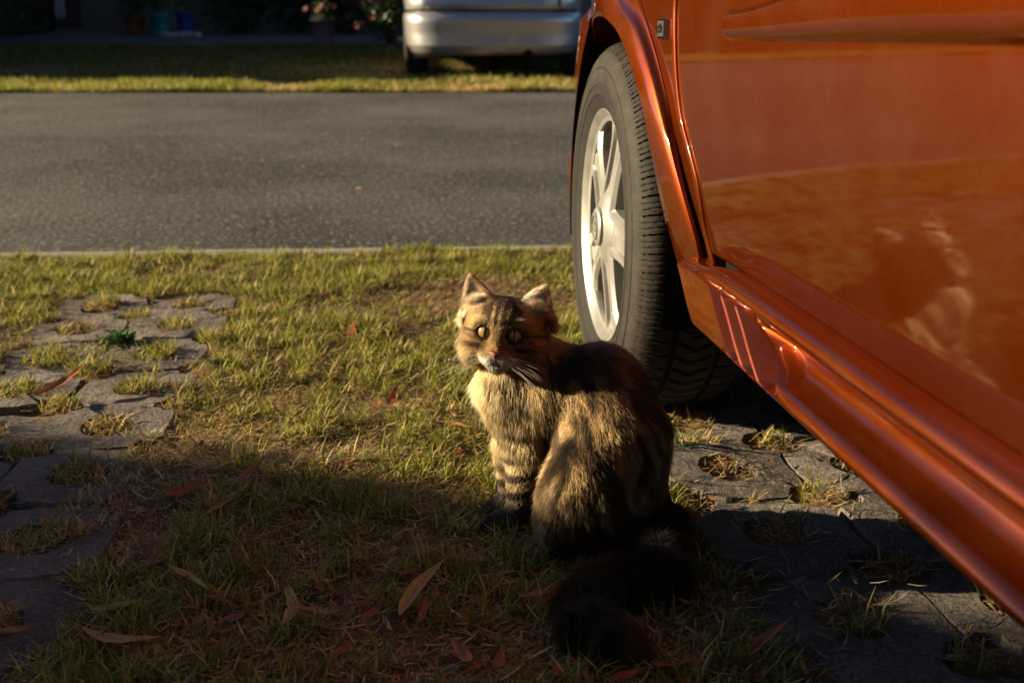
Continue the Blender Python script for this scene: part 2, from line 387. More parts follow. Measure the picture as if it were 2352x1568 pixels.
def greenness(P):
    x, y = P[:, 0], P[:, 1]; q = P[:, :2]
    g = .33 + 1.6 * (fbm(q, 2.6, 11) - .42) + .5 * (noise(q, 9, 12) - .5)
    g = g + .38 * sstep(2.75, 3.2, y) + .25 * sstep(-.55, -.2, -np.abs(x + .35)) * sstep(1.5, 1.9, y) - .22 * sstep(-.1, .25, x) * sstep(2.0, 1.6, y)
    g = g - .12 * sstep(1.7, 1.45, y)
    return np.clip(g, .06, .92)
def in_front_of_kerb(P): return P[:, 1] < y_kerb(P[:, 0]) - .02 + .085 * noise(P[:, :2], 6.0, 90)
def lawn(name, n, box, Ls, Ws, seed, label, leanr=(.35, 1.30), tufts=0):
    r = np.random.default_rng(seed); x0, x1, y0, y1 = box
    P = np.zeros((n, 3)); P[:, 0] = r.uniform(x0, x1, n); P[:, 1] = r.uniform(y0, y1, n)
    P = P[in_front_of_kerb(P)]
    st, nt = stone_mask(P); st &= fbm(P[:, :2], 7.0, 61) < .72; k = ~st; P = P[k]; nt = nt[k]
    uu, vv = uv_of(P); right = nt & (vv < .3); k = ~right | (r.random(len(P)) < .10); P = P[k]; nt = nt[k]
    # bare worn patches
    bare = fbm(P[:, :2], 4.0, 31); k = r.random(len(P)) < np.clip(.38 + 2.8 * (bare - .34), .25, 1); P = P[k]; nt = nt[k]
    P[:, 2] = z_soil(P[:, 0], P[:, 1]) - .004 + np.where(nt, .006, 0) + np.where(stone_mask(P)[0], .010, 0)
    m = len(P); g = greenness(P); g = np.where(nt, g * .8, g)
    col, green = grass_cols(m, g, r)
    tall = .35 + 1.3 * fbm(P[:, :2], 3.5, 21)
    L = r.uniform(*Ls, m) * np.where(green, 1.0, .8) * tall; W = r.uniform(*Ws, m)
    lean = r.uniform(*leanr, m) * np.where(green, .85, 1.15); az = r.uniform(0, 2 * math.pi, m)
    if tufts:
        c = P[r.integers(0, m, tufts)][:, :2]; c = c[fbm(c, 2.6, 11) > .40]; ci = r.integers(0, len(c), len(c) * 34); q = np.zeros((len(ci), 3)); q[:, :2] = c[ci] + r.normal(0, .012, (len(ci), 2))
        q = q[in_front_of_kerb(q)]; q = q[~stone_mask(q)[0]]; q[:, 2] = z_soil(q[:, 0], q[:, 1]) - .004; k = len(q); cq, _ = grass_cols(k, np.full(k, .86), r)
        P = np.concatenate([P, q]); col = np.concatenate([col, cq * .9]); L = np.concatenate([L, r.uniform(.022, .055, k)]); W = np.concatenate([W, r.uniform(.0018, .0034, k)])
        lean = np.concatenate([lean, r.uniform(.05, .95, k)]); az = np.concatenate([az, r.uniform(0, 6.28, k)]); m = len(P)
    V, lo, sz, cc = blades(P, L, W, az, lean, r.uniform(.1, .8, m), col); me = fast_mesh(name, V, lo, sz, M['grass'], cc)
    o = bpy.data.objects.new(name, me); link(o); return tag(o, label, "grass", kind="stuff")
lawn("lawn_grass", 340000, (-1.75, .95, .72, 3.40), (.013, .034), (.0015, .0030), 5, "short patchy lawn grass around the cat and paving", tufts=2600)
lawn("lawn_grass", 60000, (-5.0, -1.75, .3, 3.2), (.03, .05), (.003, .005), 6, "short patchy lawn grass further along the verge")
def litter(name, n, box, seed, label):               # dry clippings lying flat
    r = np.random.default_rng(seed); P = np.zeros((n, 3)); P[:, 0] = r.uniform(box[0], box[1], n); P[:, 1] = r.uniform(box[2], box[3], n)
    P = P[in_front_of_kerb(P)]; st, nt = stone_mask(P); k = ~st | (r.random(len(P)) < .09 * (fbm(P[:, :2], 6.0, 77) > .48) + .015); P = P[k]; nt = nt[k]; st = st[k]
    P[:, 2] = z_soil(P[:, 0], P[:, 1]) + r.uniform(0, .012, len(P)); P[st, 2] = .014
    m = len(P); c = np.array([[.52, .38, .18], [.38, .22, .10], [.26, .11, .045], [.60, .48, .27]])[r.integers(0, 4, m)] * r.uniform(.6, 1.15, (m, 1))
    V, lo, sz, cc = blades(P, r.uniform(.008, .036, m), r.uniform(.001, .0034, m), r.uniform(0, 6.3, m), r.uniform(1.2, 1.62, m), r.uniform(-.3, .2, m), c)
    o = bpy.data.objects.new(name, fast_mesh(name, V, lo, sz, M['straw'], cc)); link(o); return tag(o, label, "clippings", kind="stuff")
litter("dry_clippings", 130000, (-1.75, .95, .72, 3.40), 9, "dry brown clippings scattered through the lawn")

def far_grass(name, n, box, Ls, Ws, seed, label, lit=1.0):
    r = np.random.default_rng(seed); P = np.zeros((n, 3)); P[:, 0] = r.uniform(box[0], box[1], n)
    t = r.random(n); P[:, 1] = y_far(P[:, 0]) + box[2] + (box[3] - box[2]) * t
    P[:, 2] = z_far(P[:, 1]) + .03 * (noise(P[:, :2], 2.2, 6) - .4) - .01
    clump = fbm(P[:, :2] * np.array([1, 1.5]), 2.0, 41); g = np.clip(.68 + 1.2 * (clump - .4) - .25 * sstep(-2.0, .3, P[:, 0]), .15, .95)
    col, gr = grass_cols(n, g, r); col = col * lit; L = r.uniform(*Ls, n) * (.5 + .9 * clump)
    V, lo, sz, cc = blades(P, L, r.uniform(*Ws, n), r.uniform(0, 6.3, n), r.uniform(.1, 1.0, n), r.uniform(.1, .7, n), col)
    o = bpy.data.objects.new(name, fast_mesh(name, V, lo, sz, M['grass'], cc)); link(o); return tag(o, label, "grass", kind="stuff")
far_grass("verge_grass", 60000, (-6, 2.5, -.02, .75), (.05, .11), (.006, .012), 12, "bright sunlit grass edge along the far side of the road")
far_grass("far_lawn_grass", 80000, (-9, 4, .7, 6.8), (.04, .08), (.008, .016), 13, "dark shaded lawn across the road", .5)  # blade colour darkened too, to deepen the shade on this lawn

# ------------------------------------------------------------------ fallen leaves
def leaf_obj(name, p, q, width, col, col2, curl, bow, lift, seed, label, group=None, tip=None):
    """a lanceolate leaf lying from ground point p to q (world xy), built round its own centre"""
    r = random.Random(seed); p = np.array(p); q = np.array(q); c = (p + q) / 2; d = q - p; Ln = np.linalg.norm(d[:2]); a = math.atan2(d[1], d[0])
    n = 11; V = []; C = []
    for i in range(n):
        t = i / (n - 1); w = width * (math.sin(math.pi * min(1, t * .96 + .03)) ** .8) * (1 - .25 * t) * r.uniform(.86, 1.1) + width * .03
        x = (t - .5) * Ln; yb = bow * Ln * (1 - (2 * t - 1) ** 2); zz = curl * Ln * ((2 * t - 1) ** 2) + lift * t * Ln
        for k in (-1, -.5, 0, .5, 1):
            V.append((x + .0, yb + k * w / 2, zz + (.35 + .25 * math.sin(seed * 1.7 + t * 4)) * abs(k) * w * .5 * (1 if k > 0 else .6 + .5 * math.sin(seed)) + r.uniform(-.0009, .0009)))
            s = .5 + .5 * math.sin(7 * t + k * 2 + seed); m = np.array(col) * (1 - s) + np.array(col2) * s
            if tip is not None and t > .84: m = np.array(tip)
            if k == 0: m = m * .8
            C.append(m * r.uniform(.85, 1.1))
    F = grid_faces(n, 5)
    me = fast_mesh(name, np.array(V), np.array(F).ravel(), [4] * len(F), M['leaf'], np.array(C), True)
    o = bpy.data.objects.new(name, me); o.location = (c[0], c[1], float(z_soil(c[0], c[1])) + c[2]); o.rotation_euler = (r.gauss(0, .10), r.gauss(0, .06), a)
    link(o); return tag(o, label, "leaf", group)
RUST, TAN, YEL, RED, BRN, OLV, PALE = (.42, .13, .035), (.52, .29, .12), (.50, .33, .10), (.40, .075, .035), (.28, .12, .055), (.20, .19, .03), (.62, .45, .22)
leaves = [
 (75, 935, 198, 878, 26, RUST, BRN, .10, .05, .12, "long brown leaf propped across a joint of the paving"),
 (325, 1378, 185, 1402, 30, OLV, YEL, .03, .10, 0, "olive green leaf with a dark brown tip beside the paving"),
 (190, 1442, 372, 1468, 30, YEL, TAN, .05, -.10, 0, "broad tan sickle-shaped leaf with a reddish end near the paving edge"),
 (388, 1305, 478, 1358, 20, TAN, PALE, .04, .05, 0, "pale tan pointed leaf with a smaller brown leaf at its end"),
 (466, 1360, 540, 1380, 12, BRN, RUST, .03, .03, 0, "narrow brown leaf touching the end of the pale tan leaf"),
 (648, 1432, 645, 1334, 27, TAN, PALE, .04, -.12, 0, "upright curved tan leaf with a dark tip on shaded grass"),
 (675, 1398, 768, 1420, 15, TAN, RUST, .06, .06, 0, "torn tan leaf right beside the curved tan leaf"),
 (918, 1416, 1020, 1298, 34, YEL, TAN, .05, .06, .05, "large yellow-brown leaf with a thin stem in front of the cat's paw"),
 (966, 1428, 982, 1370, 18, RED, RUST, .06, 0, .05, "small red curled leaf under the large yellow-brown leaf"),
 (378, 1152, 472, 1122, 20, RUST, RED, .08, .06, 0, "rust red leaf beside the paving where the shade begins"),
 (478, 1198, 572, 1118, 17, TAN, RUST, .03, .05, 0, "long narrow tan leaf pointing towards the rust red leaves"),
 (536, 1124, 612, 1068, 16, RUST, BRN, .08, .03, .05, "rust leaf crossing the tip of the long narrow tan leaf"),
 (600, 1105, 660, 1088, 12, BRN, RUST, .05, 0, 0, "dark brown leaf next to the crossed rust leaves"),
 (565, 1246, 632, 1220, 12, RUST, TAN, .06, .03, 0, "short orange leaf alone on the shaded grass"),
 (825, 1126, 868, 1094, 14, RUST, YEL, .20, .12, 0, "curled orange leaf standing at the edge of the sunlight"),
 (910, 1140, 957, 1156, 12, TAN, BRN, .06, 0, 0, "small brown leaf a hand's breadth from the cat's front paw"),
 (1038, 1165, 1056, 1135, 12, TAN, PALE, .05, 0, 0, "small upright tan leaf beside the cat's front paw"),
 (896, 946, 912, 910, 20, RED, RUST, .10, .03, .15, "red leaf standing on edge in the sunlit grass"),
 (1000, 966, 1086, 980, 13, TAN, RUST, .03, .03, 0, "slim tan leaf lying just behind the cat's chest"),
 (790, 786, 820, 754, 15, RED, BRN, .10, 0, .1, "dark red leaf in the sunlit grass midway to the kerb"),
 (600, 746, 642, 736, 16, PALE, YEL, .10, .05, 0, "pale cream leaf in the green grass near the paving"),
 (1188, 1366, 1290, 1362, 14, TAN, RUST, .02, .02, 0, "spotted orange leaf pointing at the cat's tail"),
 (1722, 1508, 1812, 1450, 24, RUST, TAN, .08, .08, .05, "rust leaf with upturned tip between the cat's tail and the car"),
 (1500, 1528, 1602, 1512, 22, RUST, BRN, .06, .04, 0, "broad rust leaf in front of the cat's tail tip"),
 (1038, 1478, 1078, 1530, 30, TAN, BRN, .16, .10, 0, "crumpled pale brown leaf in the deep shade"),
 (1146, 1548, 1162, 1478, 18, BRN, RUST, .06, .05, 0, "brown leaf next to the crumpled pale leaf"),
 (762, 1508, 802, 1474, 18, RED, RUST, .10, 0, .08, "reddish leaf with raised edge in the deep shade"),
 (-6, 1454, 84, 1436, 18, YEL, BRN, .05, .04, 0, "yellowish leaf lying across a shaded paving stone"),
 (1734, 1566, 1760, 1528, 14, RUST, BRN, .08, 0, 0, "short rust leaf below the upturned leaf beside the car"),
 (1834, 1508, 1856, 1552, 14, BRN, RUST, .08, 0, 0, "brown leaf on the shaded stones beside the car"),
 (1406, 1562, 1484, 1530, 18, RUST, RED, .06, .05, 0, "rust red leaf just ahead of the cat's tail tip"),
 (878, 1402, 900, 1446, 12, PALE, BRN, .05, 0, 0, "thin greyish leaf left of the small red curled leaf"),
 (425, 1110, 470, 1118, 12, RUST, RED, .08, 0, 0, "small rust leaf over the rust red leaf by the paving"),
 (800, 1392, 860, 1380, 10, BRN, RUST, .04, 0, 0, "slim dark brown leaf between the tan and yellow leaves"),
 (1095, 1128, 1130, 1136, 14, RUST, TAN, .10, 0, 0, "orange leaf tucked behind the cat's front leg"),
 (820, 1010, 866, 998, 11, TAN, BRN, .05, 0, 0, "tan leaf half sunk in the sunlit grass before the cat"),
 (745, 966, 780, 960, 10, RUST, TAN, .08, 0, 0, "little rust leaf in the sunlit grass"),
]
leaves_at = []
for k, (x1, y1, x2, y2, w, c1, c2, curl, bow, lift, lab) in enumerate(leaves):
    p, q = gnd(x1, y1, .02), gnd(x2, y2, .02); d = np.linalg.norm((p + q) / 2 - CAM)
    leaf_obj("fallen_leaf", (p[0], p[1], .021), (q[0], q[1], .021), w * d / FPX * 1.15, c1, c2, curl, bow, lift, k, lab, tip=(.10, .045, .025) if k in (1, 5) else None)
r_ = random.Random(4)
for k in range(150):
    x, y = r_.uniform(60, 1900), r_.uniform(720, 1560)
    p = gnd(x, y, .01)
    if p[0] > .42 and p[1] > 1.9: continue
    if stone_mask(np.array([p]))[0][0] and r_.random() < .7: continue
    a = r_.uniform(0, 6.28); l = r_.uniform(.012, .034); q = p + np.array([math.cos(a) * l, math.sin(a) * l, 0])
    cc = r_.choice([RUST, TAN, BRN, RUST, RED])
    leaf_obj("leaf_scrap", (p[0], p[1], .014), (q[0], q[1], .014), l * r_.uniform(.25, .45), cc, BRN, r_.uniform(.05, .2), 0, r_.uniform(0, .25), 100 + k,
             "small torn scrap of brown leaf lying among the grass blades", "leaf scraps in the grass")
for k in range(16):
    x, y = r_.uniform(40, 1290), r_.uniform(235, 570); p = gnd(x, y, .0)
    for _ in range(8): p = gnd(x, y, float(z_road(np.array(p[0]), np.array(p[1]))) + .004)
    a = r_.uniform(0, 6.28); l = r_.uniform(.02, .05); q = p + np.array([math.cos(a) * l, math.sin(a) * l, 0])
    o = leaf_obj("leaf_scrap", (p[0], p[1], 0), (q[0], q[1], 0), l * .35, r_.choice([TAN, PALE, BRN]), BRN, .1, 0, .05, 300 + k, "pale dry leaf scrap lying on the asphalt road", "leaf scraps on the road"); o.location.z = p[2] + .004
# weeds: a leafy rosette on the paving, a green tuft by the stones
def rosette(px, py, n, L, W, col, name, label, up=(.5, 1.15), seed=0):
    c = gnd(px, py, .0); r = random.Random(seed); e = empty(name, (c[0], c[1], .0)); tag(e, label, "weed")
    base = []
    for v in range(3):
        V = []; C = []
        for i in range(7):
            t = i / 6; w = W * (math.sin(math.pi * (t * .9 + .08)) ** .8); 
            for k in (-1, 0, 1):
                V.append((t * L, k * w / 2, .22 * L * math.sin(t * 2.6) * (v + 1) * .4 + .25 * abs(k) * w)); C.append(np.array(col) * (.75 if k == 0 else 1) * (1 + .15 * v))
        F = grid_faces(7, 3); base.append(fast_mesh("leaf", np.array(V), np.array(F).ravel(), [4] * len(F), M['leaf'], np.array(C), True))
    for i in range(n):
        o = bpy.data.objects.new("leaf", r.choice(base)); s = r.uniform(.6, 1.15); o.scale = (s, s, s)
        o.location = (r.gauss(0, .008), r.gauss(0, .006), .004); o.rotation_euler = (r.gauss(0, .2), -r.uniform(*up) + .2, r.uniform(0, 6.28)); link(o, e)
rosette(278, 800, 34, .050, .013, (.055, .12, .03), "weed_rosette", "dark green leafy weed growing between paving stones", (.2, 1.0), 2)
rosette(1552, 1038, 16, .045, .005, (.14, .24, .04), "grass_tuft", "small bright grass tuft by the stones behind the cat", (.6, 1.4), 5)
rosette(500, 850, 14, .032, .010, (.05, .10, .03), "weed_rosette", "small dark green weed at the paving's outer edge", (.3, 1.0), 8)

# ------------------------------------------------------------------ bushes and hedges
def foliage_mesh(name, pts, size, col1, col2, r, mat):
    n = len(pts); d = r.normal(size=(n, 3)); d /= np.linalg.norm(d, axis=1)[:, None]
    e = np.cross(d, r.normal(size=(n, 3))); e /= np.linalg.norm(e, axis=1)[:, None]
    s = (size * r.uniform(.6, 1.3, n))[:, None]
    V = np.stack([pts - d * s, pts + e * s * .45, pts + d * s, pts - e * s * .45], 1).reshape(-1, 3)
    loops = np.arange(4 * n); t = r.random((n, 1)); c = np.array(col1) * (1 - t) + np.array(col2) * t
    return fast_mesh(name, V, loops, [4] * n, mat, np.repeat(c, 4, axis=0))
def box_surface_pts(n, inside, lo, hi, r, shell=.12):
    P = r.uniform(lo, hi, (n * 6, 3)); k = inside(P) & ~inside(P + (P - (np.array(lo) + np.array(hi)) / 2) * 0 + 0) | inside(P)
    return P[inside(P)][:n]
def hedge(name, label, lo, hi, n, size, prof, seed, group=None, c1=(.035, .075, .018), c2=(.075, .13, .03), core=True):
    """prof(y or x parameter arrays P) -> top height; leaf clumps fill the volume, an opaque core closes it to sunlight"""
    r = np.random.default_rng(seed); e = empty(name, ((lo[0] + hi[0]) / 2, (lo[1] + hi[1]) / 2, lo[2])); tag(e, label, "hedge", group)
    o0 = np.array(e.location)
    P = r.uniform(lo, hi, (n * 3, 3)); P = P[P[:, 2] < prof(P) + .06 * (noise(P, 4, seed) - .5)][:n]
    o = bpy.data.objects.new("foliage", foliage_mesh("foliage", P - o0, size, c1, c2, r, M['bush'])); link(o, e)
    if core:
        nx, ny = 10, 26; V = []; 
        m = .04
        xs = np.linspace(lo[0] + m, hi[0] - m, nx); ys = np.linspace(lo[1] + m, hi[1] - m, ny)
        X, Y = np.meshgrid(xs, ys, indexing='ij'); G = np.stack([X, Y, Y * 0], -1).reshape(-1, 3); Z = np.maximum(prof(G) - .03, lo[2] + .02)
        edge = (X.ravel() <= xs[0]) | (X.ravel() >= xs[-1]) | (Y.ravel() <= ys[0]) | (Y.ravel() >= ys[-1])
        T = G.copy(); T[:, 2] = Z; B = G.copy(); B[:, 2] = lo[2] - .05
        V = np.concatenate([T, B]) - o0; F = grid_faces(nx, ny)
        N0 = nx * ny
        per = [i * ny for i in range(nx)] + [(nx - 1) * ny + j for j in range(1, ny)] + [i * ny + ny - 1 for i in range(nx - 2, -1, -1)] + [j for j in range(ny - 2, 0, -1)]
        for a, b in zip(per, per[1:] + per[:1]): F.append((a, b, b + N0, a + N0))
        obj("opaque_core", V, F, M['wood'], e)
    return e
# hedges added out of view to the left, shaped to shade both lawns
def cast(x0, pts):                                   # shadow-edge points (x, y, z) traced back along the sun to the plane x = x0
    o = []
    for x, y, z in pts:
        k = (x - x0) / -SUN.x; o.append((y + SUN.y * k, z + SUN.z * k))
    return np.array(sorted(o))
ne = np.vstack([cast(-5.95, [(-.1, 1.57, 0), (.06, 1.42, .05), (.05, 1.30, .11), (0, 1.05, .25), (0, .4, .55)])[:-1], [[2.20, 1.555], [2.31, 1.46], [2.48, 1.29]]])
def prof_near(P): return np.interp(P[:, 1], np.concatenate([[-4], ne[:, 0], [ne[-1, 0] + .05]]), np.concatenate([[ne[0, 1] + .1], ne[:, 1], [.02]]))
hedge("hedge", "clipped green hedge added out of view to shade the foreground lawn", (-6.7, -4.0, 0), (-5.9, ne[-1, 0] + .05, ne[0, 1] + .15), 26000, .035, prof_near, 3)
fe = cast(-7.4, [(-4.2, 9.75, .20), (-2, 9.6, .20), (.4, 9.42, .20)]); ft = cast(-7.4, [(-.95, 10.6, .38)])[0, 1]
def prof_far(P): return np.interp(P[:, 1], [fe[0, 0] - .05, fe[0, 0], fe[1, 0], fe[2, 0], 17], [.2, fe[0, 1], fe[1, 1], ft, ft])
hedge("hedge", "clipped hedge added across the road, shaped to shade the far lawn", (-8.1, fe[0, 0] - .05, .2), (-7.4, 19.3, ft + .1), 22000, .045, prof_far, 4)

# ------------------------------------------------------------------ far side: house, planting, pots
zb = float(z_far(np.array(19.5)))
hs = empty("house", (-9.5, 19.7, zb)); tag(hs, "grey plastered single-storey house with a dark doorway across the road", "house")
def hbox(name, a, b, mat, par=hs, org=(-9.5, 19.7, zb)):
    m = MB(); m.box([a[i] - org[i] for i in range(3)], [b[i] - org[i] for i in range(3)]); return m.build(name, mat, par, smooth=False)
hbox("wall", (-7.15, 19.6, zb), (-5.9, 19.85, zb + 2.9), M['wall']); hbox("wall", (-14.5, 19.6, zb), (-8.15, 19.85, zb + 2.9), M['wall'])
hbox("wall", (-8.15, 19.603, zb + 2.1), (-7.15, 19.847, zb + 2.897), M['wall']); hbox("wall", (-14.5, 19.85, zb), (-14.3, 26, zb + 2.9), M['wall']); hbox("wall", (-6.1, 19.85, zb), (-5.9, 26, zb + 2.9), M['wall'])
dr = hbox("door", (-8.1, 19.72, zb + .02), (-7.2, 19.78, zb + 2.08), M['wood']); hbox("door_frame", (-8.17, 19.57, zb), (-8.08, 19.75, zb + 2.14), M['wood']); hbox("door_frame", (-7.22, 19.57, zb), (-7.13, 19.75, zb + 2.14), M['wood'])
hbox("door_frame", (-8.08, 19.573, zb + 2.05), (-7.22, 19.747, zb + 2.137), M['wood'])
hbox("door_step", (-8.3, 19.2, zb - .03), (-7.0, 19.58, zb + .06), M['path'])
mr = MB(); mr.add([(-5.4, -.7, 2.86), (4.0, -.7, 2.86), (4.0, 3.3, 4.3), (-5.4, 3.3, 4.3), (-5.4, 7.0, 2.86), (4.0, 7.0, 2.86),
                  (-5.4, -.7, 2.74), (4.0, -.7, 2.74), (-5.4, 7.0, 2.74), (4.0, 7.0, 2.74)], [(0, 1, 2, 3), (3, 2, 5, 4), (6, 7, 1, 0), (8, 4, 5, 9), (6, 8, 9, 7), (0, 3, 4, 8, 6), (1, 7, 9, 5, 2)])
mr.build("roof", M['rooftile'], hs, smooth=False)
bn = MB(); bn.tube([(0, 0, 0), (0, 0, 1.25)], .012); bn.tube([(-.07, 0, 1.2), (.07, 0, 1.2)], .012)
hang = empty("hanging_towel", (-7.42, 19.45, zb)); tag(hang, "pale blue cloth hung on a stand in the dark doorway", "towel")
bn.build("stand", M['wood'], hang)
mt = MB(); mt.box((-.075, -.03, .22), (.075, .03, 1.18), .02); mt.build("cloth", M['pale'], hang)

def bucket(name, loc, r0, r1, h, mat, label, cat, group=None, soil=True, rim=True):
    e = empty(name, loc); tag(e, label, cat, group); m = MB()
    m.lathe([(0.001, 0), (r0, 0), (r0, .01), (r1, h - .03), (r1 + .012, h - .028), (r1 + .014, h), (r1 - .006, h), (r0 - .01, .02), (.001, .02)], 24)
    m.build("pot_wall", mat, e)
    if soil: MB().lathe([(.001, h - .05), (r1 - .012, h - .05)], 20).build("soil", M['soil'], e)
    return e
def sprig(parent, c, rx, rz, n, size, seed, c1=(.03, .07, .02), c2=(.07, .12, .03), name="foliage"):
    r = np.random.default_rng(seed); P = r.normal(size=(n, 3)); P /= np.linalg.norm(P, axis=1)[:, None]; P *= (r.random((n, 1)) ** .45) * np.array([rx, rx, rz]) * (.6 + .7 * noise(P, 2.2, seed))[:, None]; P += np.array(c)
    o = bpy.data.objects.new(name, foliage_mesh(name, P, size, c1, c2, r, M['bush'])); return link(o, parent)
def flower(parent, p, s, col=(.45, .03, .03)):
    m = MB()
    for k in range(6):
        a = k * math.pi / 3; m.add([(0, 0, 0), (s * math.cos(a - .45), s * math.sin(a - .45) , s * .35), (s * 1.25 * math.cos(a), s * 1.25 * math.sin(a), s * .2), (s * math.cos(a + .45), s * math.sin(a + .45), s * .35)], [(0, 1, 2, 3)])
    o = m.build("flower", M['red_petal'], parent, smooth=False); o.location = p; o.rotation_euler = (R(60), 0, random.uniform(-1, 1)); return o
M['red_petal'] = plain('red_petal', (.12, .008, .010), .7)
def zf(y): return float(z_far(np.array(y)))
tb = bucket("bucket", (-5.33, 17.9, zf(17.9) + .03), .10, .135, .32, M['teal'], "teal plastic bucket beside the blue one by the hedge", "bucket")
bb = bucket("bucket", (-4.98, 18.0, zf(18) + .03), .10, .13, .34, M['blue'], "blue plastic bucket beside the teal one by the hedge", "bucket")
sprig(tb, (0, 0, .45), .16, .22, 120, .05, 71); sprig(bb, (0, 0, .47), .16, .20, 120, .05, 72)
rp = bucket("flower_pot", (-5.85, 18.3, zf(18.3) + .03), .12, .16, .26, M['terracotta'], "dark red pot with a bushy plant left of the buckets", "flower pot"); sprig(rp, (0, 0, .6), .30, .42, 500, .05, 73)
mp = bucket("flower_pot", (-2.52, 15.75, zf(15.75) + .01), .115, .165, .34, M['mauve'], "mauve pot of red flowers at the edge of the path", "flower pot"); sprig(mp, (0, 0, .42), .17, .17, 260, .04, 74)
for k in range(7): flower(mp, (random.gauss(0, .09), -.14 + random.gauss(0, .04), .42 + random.uniform(0, .16)), .038)
lp = bucket("flower_pot", (-8.9, 18.2, zf(18.2) + .03), .20, .28, .42, M['terracotta'], "large dark red planter with a leafy plant at the house corner", "flower pot"); sprig(lp, (0, 0, .85), .55, .6, 900, .06, 75)
# rounded edging stones under the buckets
for k, (px, wd) in enumerate([(382, .14), (400, .12), (417, .13), (434, .12), (450, .14)]):
    p = aty(px, 68, 17.45); m = MB(); m.box((-wd / 2, -.08, 0), (wd / 2, .08, .085), .02)
    o = m.build("edging_stone", M['stone'], None); o.location = (p[0], 17.45, zf(17.45) + .02); o.rotation_euler = (0, 0, random.gauss(0, .1))
    tag(o, "pale rounded edging stone in the row below the buckets", "stone", "edging stones below the buckets")
# hedge row behind, made of shrubs one can tell apart
for k, (x, rx, h, c1, c2, lab) in enumerate([
        (-4.25, .62, 1.5, (.02, .05, .012), (.05, .09, .02), "dark green shrub next to the blue bucket"),
        (-3.35, .60, 1.35, (.025, .06, .018), (.06, .10, .03), "broad-leaved green shrub in the middle of the planting"),
        (-2.5, .55, 1.45, (.02, .045, .015), (.045, .08, .02), "dark shrub behind the mauve pot"),
        (-.9, .7, 1.6, (.015, .035, .01), (.03, .06, .015), "tall dark shrub behind the silver car")]):
    y = 18.35 + .1 * (k % 2); e = empty("shrub", (x, y, zf(y))); tag(e, lab, "shrub")
    r = np.random.default_rng(80 + k); P = r.normal(size=(2600, 3)); P /= np.linalg.norm(P, axis=1)[:, None]
    P = P * (r.random((2600, 1)) ** .35) * np.array([rx, rx * .8, h * .55]) * (.7 + .5 * noise(P, 2.5, k))[:, None] + np.array([0, 0, h * .5])
    P = P[P[:, 2] > .02]; o = bpy.data.objects.new("crown", foliage_mesh("crown", P, .055, c1, c2, r, M['bush'])); link(o, e)
    t = MB()
    for q in range(4): a = q * 1.6; t.tube([(0.05 * math.cos(a), .05 * math.sin(a), -.03), (.15 * math.cos(a), .15 * math.sin(a), h * .4), (.3 * math.cos(a), .25 * math.sin(a), h * .75)], [.025, .018, .008], 6)
    t.build("trunk", M['bark'], e)
e = empty("flowering_shrub", (-1.62, 15.7, zf(15.7))); tag(e, "tall dark shrub with red flowers beside the silver car", "shrub")
r = np.random.default_rng(95); P = r.normal(size=(3000, 3)); P /= np.linalg.norm(P, axis=1)[:, None]
P = P * (r.random((3000, 1)) ** .35) * np.array([.42, .42, .8]) * (.7 + .5 * noise(P, 2.5, 3))[:, None] + np.array([0, 0, .80]); P = P[P[:, 2] > .02]
link(bpy.data.objects.new("crown", foliage_mesh("crown", P, .045, (.015, .035, .012), (.035, .06, .02), r, M['bush'])), e)
t = MB()
for q in range(4): a = q * 1.6 + .4; t.tube([(0.04 * math.cos(a), .04 * math.sin(a), -.03), (.10 * math.cos(a), .10 * math.sin(a), .5), (.22 * math.cos(a), .2 * math.sin(a), 1.1)], [.02, .015, .007], 6)
t.build("trunk", M['bark'], e)
for (px, py) in [(838, 3), (862, 4), (848, 14), (823, 8), (818, 60), (830, 58), (800, 40), (870, 2), (855, 40)]:
    p = aty(px, py, 15.28); flower(e, (p[0] + 1.62, 15.28 - 15.7, p[2] - zf(15.7)), .045)
# the boundary wall that closes the far gardens, and a tree row beyond
bw = empty("garden_wall", (4, 21.0, zf(21))); tag(bw, "plain grey boundary wall behind the far shrubs", "wall")
mm = MB(); mm.box((-9.8, -.1, -.1), (22, .1, 2.2), .01); mm.build("wall_body", M['wall'], bw, smooth=False)
mm = MB(); mm.box((-9.85, -.14, 2.2), (22, .14, 2.28), .01); mm.build("coping", M['stone'], bw, smooth=False)

# ------------------------------------------------------------------ trees added out of view to block sky light over near lawn and far garden
def tree(name, label, base, trunk, crown, rad, n, leaf, seed, c1, c2):
    e = empty(name, base); tag(e, label, "tree"); r = np.random.default_rng(seed); b = np.array(base); m = MB(); m.tube([np.array(p) - b for p in trunk], list(np.linspace(.17, .07, len(trunk))), 10)
    top = np.array(trunk[-1]) - b; cc = np.array(crown) - b; cs = []
    for k in range(26):
        d = r.normal(size=3); d /= np.linalg.norm(d); q = cc + d * np.array(rad) * r.uniform(.35, .95); cs.append(q)
        if k % 2 == 0: m.tube([top * .8, (top + q) / 2 + r.normal(0, .15, 3), q], [.06, .035, .012], 6)
    m.build("trunk", M['bark'], e); cs = np.array(cs); P = cs[r.integers(0, len(cs), n)] + r.normal(size=(n, 3)) * np.array(rad) * .22
    link(bpy.data.objects.new("crown", foliage_mesh("crown", P, leaf, c1, c2, r, M['bush'])), e)
tree("gum_tree", "tall gum tree with drooping leaves placed over the near lawn to block sky", (-2.6, -3.2, 0), [(-2.6, -3.2, -.1), (-2.5, -3.1, 1.5), (-2.2, -2.6, 3.0), (-1.8, -2.2, 4.2)], (-.6, -1.4, 5.4), (3.2, 2.8, 1.7), 9000, .13, 101, (.05, .08, .03), (.10, .13, .05))  # fallen leaves tell of this tree; crown placed to cut sky light
